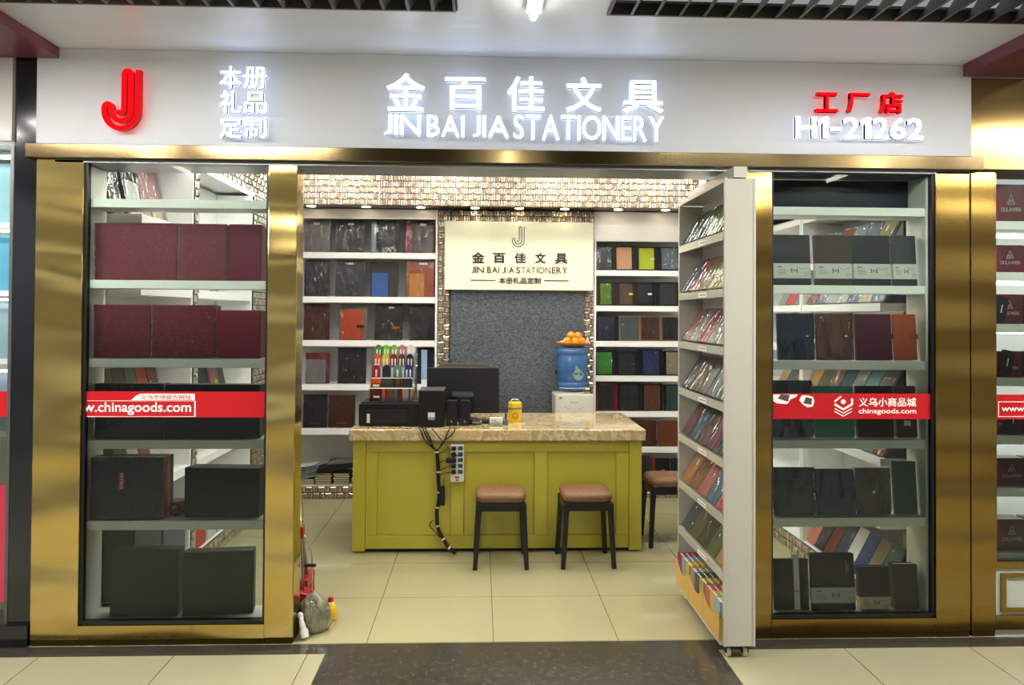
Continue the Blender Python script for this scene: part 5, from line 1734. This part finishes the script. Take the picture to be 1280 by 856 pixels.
PLM = mat('orange_ceramic', 'D98A1C', .3, coat=.3, tint=(4, .05))
prof = [(.06, 0), (.075, .003), (.115, .022), (.138, .040), (.133, .043), (.108, .026), (.07, .008), (.01, .007)]
q = MB().lathe(prof, n=40, sq=lambda a_: 1 + .035 * math.cos(8 * a_))
q.build('plate', PLM, pl, smooth=True)
ORM = mat('orange_peel', 'E0901E', .42, bump=(160, .3), tint=(6, .1))
rs = .034
for k, (dx, dy, dz, nm) in enumerate(((-.05, -.02, .004, 'leftmost in the lower layer'), (.012, -.045, .003, 'at the front middle'), (.066, -.01, .006, 'rightmost in the lower layer'), (-.01, .045, .003, 'at the back'), (.052, .045, .006, 'at the back right'), (-.018, .0, .05, 'on top of the pile, left'), (.042, .005, .047, 'on top of the pile, right'))):
    o = thing('orange', 'orange fruit %s of the plate on the water bottle' % nm, 'orange', (wx + .005 + dx, 2.73 + dy, zp + .010 + dz), group='oranges on the plate')
    MB().ball((0, 0, rs), rs, 18, 12, sz=.94).build('peel', ORM, o, smooth=True)
    MB().lathe([(.004, rs * 1.93), (.003, rs * 1.97)], n=8).build('stem_end', m_leather('5A6A2A'), o)
for k, (dx, dy, rz_) in enumerate(((-.088, -.045, .5), (.105, -.02, -.6))):
    o = thing('paper_wrapper', 'crumpled white paper at the %s edge of the fruit plate' % ('left', 'right')[k], 'paper', (wx + .005 + dx, 2.73 + dy, zp + .036), (0, 0, rz_))
    MB().prism([(-.028, 0), (.024, .004), (.018, .03 + .02 * k), (.0, .018), (-.03, .014)], -.004, .004).build('sheet', PAPER, o)
t = thing('wall_hook', 'small black hook on the grey panel beside the water bottle', 'hook', tuple(atY(695.5, 465, 2.93)))
MB().box(-.012, .012, -.004, .004, -.014, .014).build('plate', BLACK, t)
MB().tube([(0, -.004, .004), (0, -.03, 0), (0, -.034, .012)], .004, 6).build('hook', BLACK, t)

# ------------------------------------------------------------------ inner name board
a = atY(555.5, 362, 2.88); b = atY(742, 278, 2.88)
t = thing('name_board', 'cream name board with dark lettering on the back wall', 'sign', (a.x, 2.88, a.z))
MB().box(0, b.x - a.x, 0, .05, 0, b.z - a.z).build('board', mat('cream_board', 'E6E8CC', .4, tint=(2, .02)), t, .004)
MB().box(.02, .05, .0505, .0535, .05, .5).box(b.x - a.x - .05, b.x - a.x - .02, .0505, .0535, .05, .5).build('bracket', DARKMETAL, t)


def nb(name, body, px, m, bold=0.0):
    k = 220 / 1177
    u0_, u1_, v0_, v1_ = 540 + px[0] * k, 540 + px[1] * k, 240 + px[2] * k, 240 + px[3] * k
    p = atY(u0_, v1_, 2.88); r = atY(u1_, v0_, 2.88)
    return text_mb(MB(), body, p.x - a.x, r.x - a.x, p.z - a.z, r.z - a.z, -.006, .0055, bold).build(name, m, t)


DK = mat('dark_brown_acrylic', '2B1A18', .3, tint=(4, .04))
for ch, px in zip('金百佳文具', ((268, 350, 403, 474), (408, 490, 408, 474), (552, 628, 408, 475), (690, 760, 408, 476), (822, 907, 410, 479))):
    nb('character', ch, px, DK, .02)
GOLDI = mat('gold_lettering', 'B5A24A', .3, metal=.6, tint=(4, .04))
for body, px, m in (('JIN', (265, 348, 500, 540), mat('bronze_lettering', '5A4632', .3, metal=.5, tint=(4, .04))), ('BAI', (368, 450, 500, 540), mat('bronze_lettering', '5A4632')), ('J', (470, 492, 502, 541), mat('bronze_lettering', '5A4632')),
                    ('I', (501, 506, 502, 541), GOLDI), ('A', (514, 548, 502, 541), mat('bronze_lettering', '5A4632')), ('S', (562, 590, 502, 542), mat('bronze_lettering', '5A4632')),
                    ('TAT', (598, 690, 502, 542), GOLDI), ('ION', (700, 792, 503, 543), mat('grey_lettering', '8A7A58', .3, metal=.5, tint=(4, .04))), ('ERY', (802, 906, 503, 543), mat('bronze_lettering', '5A4632'))):
    nb('word', body, px, m, .0)
nb('slogan', '本册礼品定制', (447, 727, 572, 612), DK, .01)
k_ = 220 / 1177
g = MB()
for (ua, ub, v) in ((260, 425, 589), (750, 913, 592)):
    p = atY(540 + ua * k_, 240 + v * k_, 2.88); r = atY(540 + ub * k_, 240 + v * k_, 2.88)
    g.box(p.x - a.x, r.x - a.x, -.004, -.0003, p.z - a.z - .004, p.z - a.z + .004)
g.build('rule', mat('wine_acrylic', '5A2A2A', .3, tint=(4, .04)), t)
p = atY(540 + 530 * k_, 240 + 373 * k_, 2.88); r = atY(540 + 625 * k_, 240 + 228 * k_, 2.88)
ribbon(MB(), logo_path(p.x - a.x, r.x - a.x, p.z - a.z, r.z - a.z), .0055, -.006, .0055).build('logo', DK, t)

# ------------------------------------------------------------------ cleaning things by the left pillar
RPL = mat('red_plastic', 'A01822', .35, tint=(4, .05))
STT = mat('steel_tube', 'A8A49A', .3, metal=.8, tint=(8, .1))
t = thing('broom', 'long-handled broom with a red head leaning behind the gold pillar', 'broom', (-.93, .56, 0))
MB().prism([(-.11, .0), (.11, .0), (.09, .10), (-.09, .10)], -.022, .022, 'x').build('bristles', mat('red_bristles', '8A1A22', .8, bump=(200, .8, (1, 1, .1))), t)
MB().prism(rrect(-.095, .095, .1005, .15, .015), -.026, .026, 'x').build('head', RPL, t, .004)
MB().tube([(0, 0, .15), (-.105, .02, 1.12)], .011, 10).build('handle', STT, t, smooth=True)
t = thing('dustpan', 'upright dustpan with a steel pole and black grip behind the plastic bag', 'dustpan', (-.876, .345, 0))
MB().prism([(-.05, 0), (.042, 0), (.046, .08), (.02, .125), (-.038, .14), (-.05, .09)], -.05, .05).build('pan', RPL, t, .006)
MB().tube([(-.025, 0, .140), (-.052, .01, .62)], .008, 8).build('pole', STT, t, smooth=True)
MB().tube(smooth_path([(.018, 0, .128), (.018, 0, .30), (-.012, .005, .39), (-.035, .005, .425)]), .0045, 8).build('wire_handle', CHROME, t, smooth=True)
MB().tube([(-.02, -.008, .265), (.04, -.012, .265)], .010, 8).build('grip', BLACK, t)
MB().box(-.060, -.024, -.014, .022, .40, .46).build('clamp', RPL, t, .004)
# rubbish bag
gc = atZ(392, 792, 0)
t = thing('rubbish_bag', 'tied translucent rubbish bag on the floor by the gold pillar', 'rubbish bag', (-.806, .165, 0))
q = MB()
n, m_ = 28, 14
vs, fs = [], []
for j in range(m_ + 1):
    f_ = j / m_
    z = .19 * f_
    base = [.074, .096, .106, .110, .111, .110, .108, .105, .101, .096, .089, .078, .060, .036, .012][j]
    for k in range(n):
        a_ = 2 * PI * k / n
        rr = base * (1 + .06 * math.sin(3 * a_ + 4 * f_) + .05 * math.sin(7 * a_ - 6 * f_) + R.uniform(-.02, .02))
        vs.append((rr * math.cos(a_) * .72, rr * math.sin(a_) * .68, z))
for j in range(m_):
    for k in range(n):
        fs.append((j * n + k, j * n + (k + 1) % n, (j + 1) * n + (k + 1) % n, (j + 1) * n + k))
fs.append(tuple(reversed(range(n)))); fs.append(tuple(range(m_ * n, (m_ + 1) * n)))
q.add(vs, fs)
BAG = mat('bag_film', '74745A', .3, coat=1.0, bump=(38, 1.0, (1, 1, .5)), tint=(16, .6))
BAG.node_tree.nodes['Bump'].inputs['Distance'].default_value = .03
q.build('bag', BAG, t, smooth=True)
MB().tube(smooth_path([(-.045, -.093, .10), (-.04, -.105, .08), (-.03, -.108, .05), (-.02, -.112, .012)]), [.012] * 7 + [.014] * 6 + [.020] * 6, 8).build('tie_tail', PAPER, t, smooth=True)
MB().ball((-.05, -.088, .105), .016, 12, 8).build('knot', PAPER, t, smooth=True)
# yellow detergent bottle
t = thing('detergent_bottle', 'small yellow bottle with a red cap beside the rubbish bag', 'bottle', (-.752, .30, 0), (0, 0, .3))
MB().lathe([(.030, 0), (.034, .004), (.036, .03), (.034, .06), (.022, .085), (.013, .092)], n=20, sq=lambda a_: 1 if abs(math.cos(a_)) > .5 else .9).build('bottle', YF, t, smooth=True)
MB().lathe([(.014, .0922), (.014, .112), (.010, .115)], n=16).build('cap', mat('red_plastic', 'A01822'), t)

# ------------------------------------------------------------------ neighbouring shop on the right
gw = struct('window_3', MB().box(2.54, 3.6, .030, .036, .36, 2.27), GLASS, 'shop window of the neighbouring shop on the right', 'window')
MB().box(2.53, 3.6, .012, .05, .325, .36).box(2.53, 2.54, .012, .05, .36, 2.27).build('window_frame', GOLDB, gw)
MB().box(2.53, 3.6, .01, .06, .03, .10).build('kick_panel', GOLDB, gw)
MB().box(2.53, 3.6, .02, .06, .10, .325).build('white_panel', m_paint('B4B8AC', .4), gw)
MB().box(2.56, 2.585, .008, .0195, .115, .305).box(2.585, 3.6, .008, .0195, .285, .305).box(2.585, 3.6, .008, .0195, .115, .135).build('panel_moulding', GOLDB, gw)
struct('wall_neighbour_east', MB().box(2.5, 3.9, .50, .55, 0, 2.30).box(2.46, 2.50, .31, .55, 0, 2.30), WALLW, 'white rear wall of the neighbouring display', 'wall')
NZ = [(2.001, 2.042), (1.746, 1.786), (1.484, 1.526), (1.215, 1.257), (.925, .97), (.665, .708), (.34, .385)]
nsh = thing('neighbour_shelving', 'white lit shelving with red boxes behind the far right window', 'shelving', (2.53, .07, 0))
for z0, z1 in NZ:
    MB().box(0, 1.0, .004, .40, z0, z1).build('shelf', CASEW, nsh)
    lt = MB().box(.02, .98, .30, .33, z0 - .012, z0 - .0005).build('strip_light', E_STRIP, nsh)
MB().box(-.02, -.0005, .0, .40, .34, 2.25).build('side_panel', CASEW, nsh)
for k, (z0, z1) in enumerate(NZ[:6] + NZ[6:]):
    hh = (.215, .16, .17, .15, .16, .16, .175)[k] - .02
    zt_ = [NZ[i][1] for i in range(7)][k]
    top = (NZ[k - 1][0] if k else 2.25)
    hh = min(hh, top - zt_ - .03)
    for i in range(2):
        bxw = .20
        o = thing('gift_box', 'dark red branded gift box, %s neighbouring shelf from the top, %s from the pillar' % (ORD[k], ORD[i]), 'gift box', (2.66 + .22 * i - (.006 * k if k < 5 else 0), .12, zt_ + .0005), group='red gift boxes in the neighbouring window')
        MB().box(-bxw / 2, bxw / 2, .02, .10, 0, hh - .002).build('base', m_board('3E0E16'), o)
        MB().box(-bxw / 2 - .001, bxw / 2 + .001, 0, .06, .001, hh).build('lid', m_board('5A141E'), o, .002)
        MB().prism([(-bxw * .5, .002), (-bxw * .2, .002), (-bxw * .05, hh * .6), (-bxw * .25, hh * .99), (-bxw * .5, hh * .99)], -.0006, -.0001).build('lid_print', m_board('7A1E28'), o)
        g = text_mb(MB(), 'DULAWEN', -.02, .08, hh * .30, hh * .42, -.0014, .0006, .005)
        ribbon(g, [(.012, hh * .52), (.030, hh * .80), (.048, hh * .52), (.012, hh * .52)], .004, -.0014, .0006)
        ribbon(g, [(.03 + .006 * math.cos(q_), hh * .6 + .006 * math.sin(q_)) for q_ in [k2 * PI / 6 for k2 in range(13)]], .003, -.0014, .0006)
        g.build('lettering', mat('silver_print', 'A8A4A0', .4, tint=(5, .04)), o)
for k in (2, 3, 4):
    zt_ = NZ[k][1]
    o = thing('wallet', 'slanted black wallet leaning on the red box, %s shelf of the right neighbour' % ORD[k], 'wallet', (2.640 + .03 * (k - 3), .098, zt_ + .008), (0, .2, 0), 'black wallets in the neighbouring window')
    MB().prism(rrect(-.03, .03, .006, .13, .004), 0, .016).build('body', m_leather('1A1618'), o)
    MB().box(-.002, .004, -.0008, -.0001, .05, .09).build('lettering', PAPER, o)
a = atY(1246, 523, .0285)
t = thing('window_strip', 'red window strip with white web letters on the far right window', 'window sticker', (2.541, .0285, atY(1260, 524, .0285).z))
MB().box(0, .6, 0, .0012, 0, .122).build('red_film', REDINK, t)
text_mb(MB(), 'www.chinagoods.com', .035, .50, .030, .068, -.0012, .0008, .01).build('lettering', WINK, t)
MB().box(.018, .021, -.0009, -.0002, .012, .088).box(.021, .55, -.0009, -.0002, .012, .015).box(.021, .55, -.0009, -.0002, .085, .088).build('white_outline', WINK, t)

# ------------------------------------------------------------------ neighbouring shop on the left
gw = struct('window_4', MB().box(-3.3, -2.215, .034, .040, .12, 2.34), GLASS, 'shop window of the neighbouring shop on the left', 'window')
MB().box(-2.215, -2.199, .02, .05, .10, 2.34).build('window_frame', mat('grey_metal', '6A6A68'), gw)
struct('wall_neighbour_back', MB().box(-4.9, -2.21, .60, .65, 0, 2.36).box(-2.21, -2.20, .33, .65, 0, 2.36), WALLW, 'white rear wall behind the left neighbour window', 'wall')
for k, (z0, z1, c) in enumerate(((1.99, 2.28, '9CC4D4'), (1.66, 1.93, '5FA8CC'), (1.33, 1.60, 'A4BCCC'), (.98, 1.26, 'B8C6D6'))):
    o = thing('hanging_card', 'pale blue product card in the far left window, %s from the top' % ORD[k], 'product card', (-2.40, .16, z0), group='product cards in the left neighbour window')
    MB().box(-.17, .17, 0, .012, 0, z1 - z0).build('card', mat('sky_print_%d' % k, c, .4, tint=(5, .35)), o)
    MB().box(.12, .145, -.010, -.0005, .02, .13).build('grey_clip', mat('grey_plastic', '8A8C88', .4, tint=(5, .05)), o)
    MB().box(-.20, .185, -.004, .10, -.026, -.0005).build('ledge', CASEW, o)
    MB().box(-.19, .175, -.09, -.06, z1 - z0 + .010, z1 - z0 + .020).build('strip_light', E_STRIP, o)
t = thing('strip_light', 'added white fill strip along the top of the far left window', 'strip light', (-3.2, .30, 2.355))  # unseen strip added to lighten the dark neighbour display
MB().box(-.85, .85, -.03, .03, -.012, .003).build('channel', WHITE, t)
MB().box(-.84, .84, -.02, .02, -.018, -.0125).build('diffuser', E_STRIP, t)
t = thing('poster_lightbox', 'pink-red poster board low in the far left window', 'poster', (-2.42, .14, .12))
MB().box(-.20, .195, 0, .05, 0, .82).build('board', PAPER, t, .003)
MB().box(-.195, .165, -.003, -.0003, .04, .60).build('print', mat('pink_red_print', 'E8365A', .4, emit='E8365A', estr=.35, tint=(2, .1)), t)
t = thing('window_strip', 'plain red window strip on the far left window', 'window sticker', (-2.80, .0325, atY(8, 521, .03).z))
MB().box(0, .588, 0, .0012, 0, .120).build('red_film', REDINK, t)
text_mb(MB(), 'chinagoods.com', .06, .35, .03, .085, -.0012, .0008, .01).build('lettering', WINK, t)
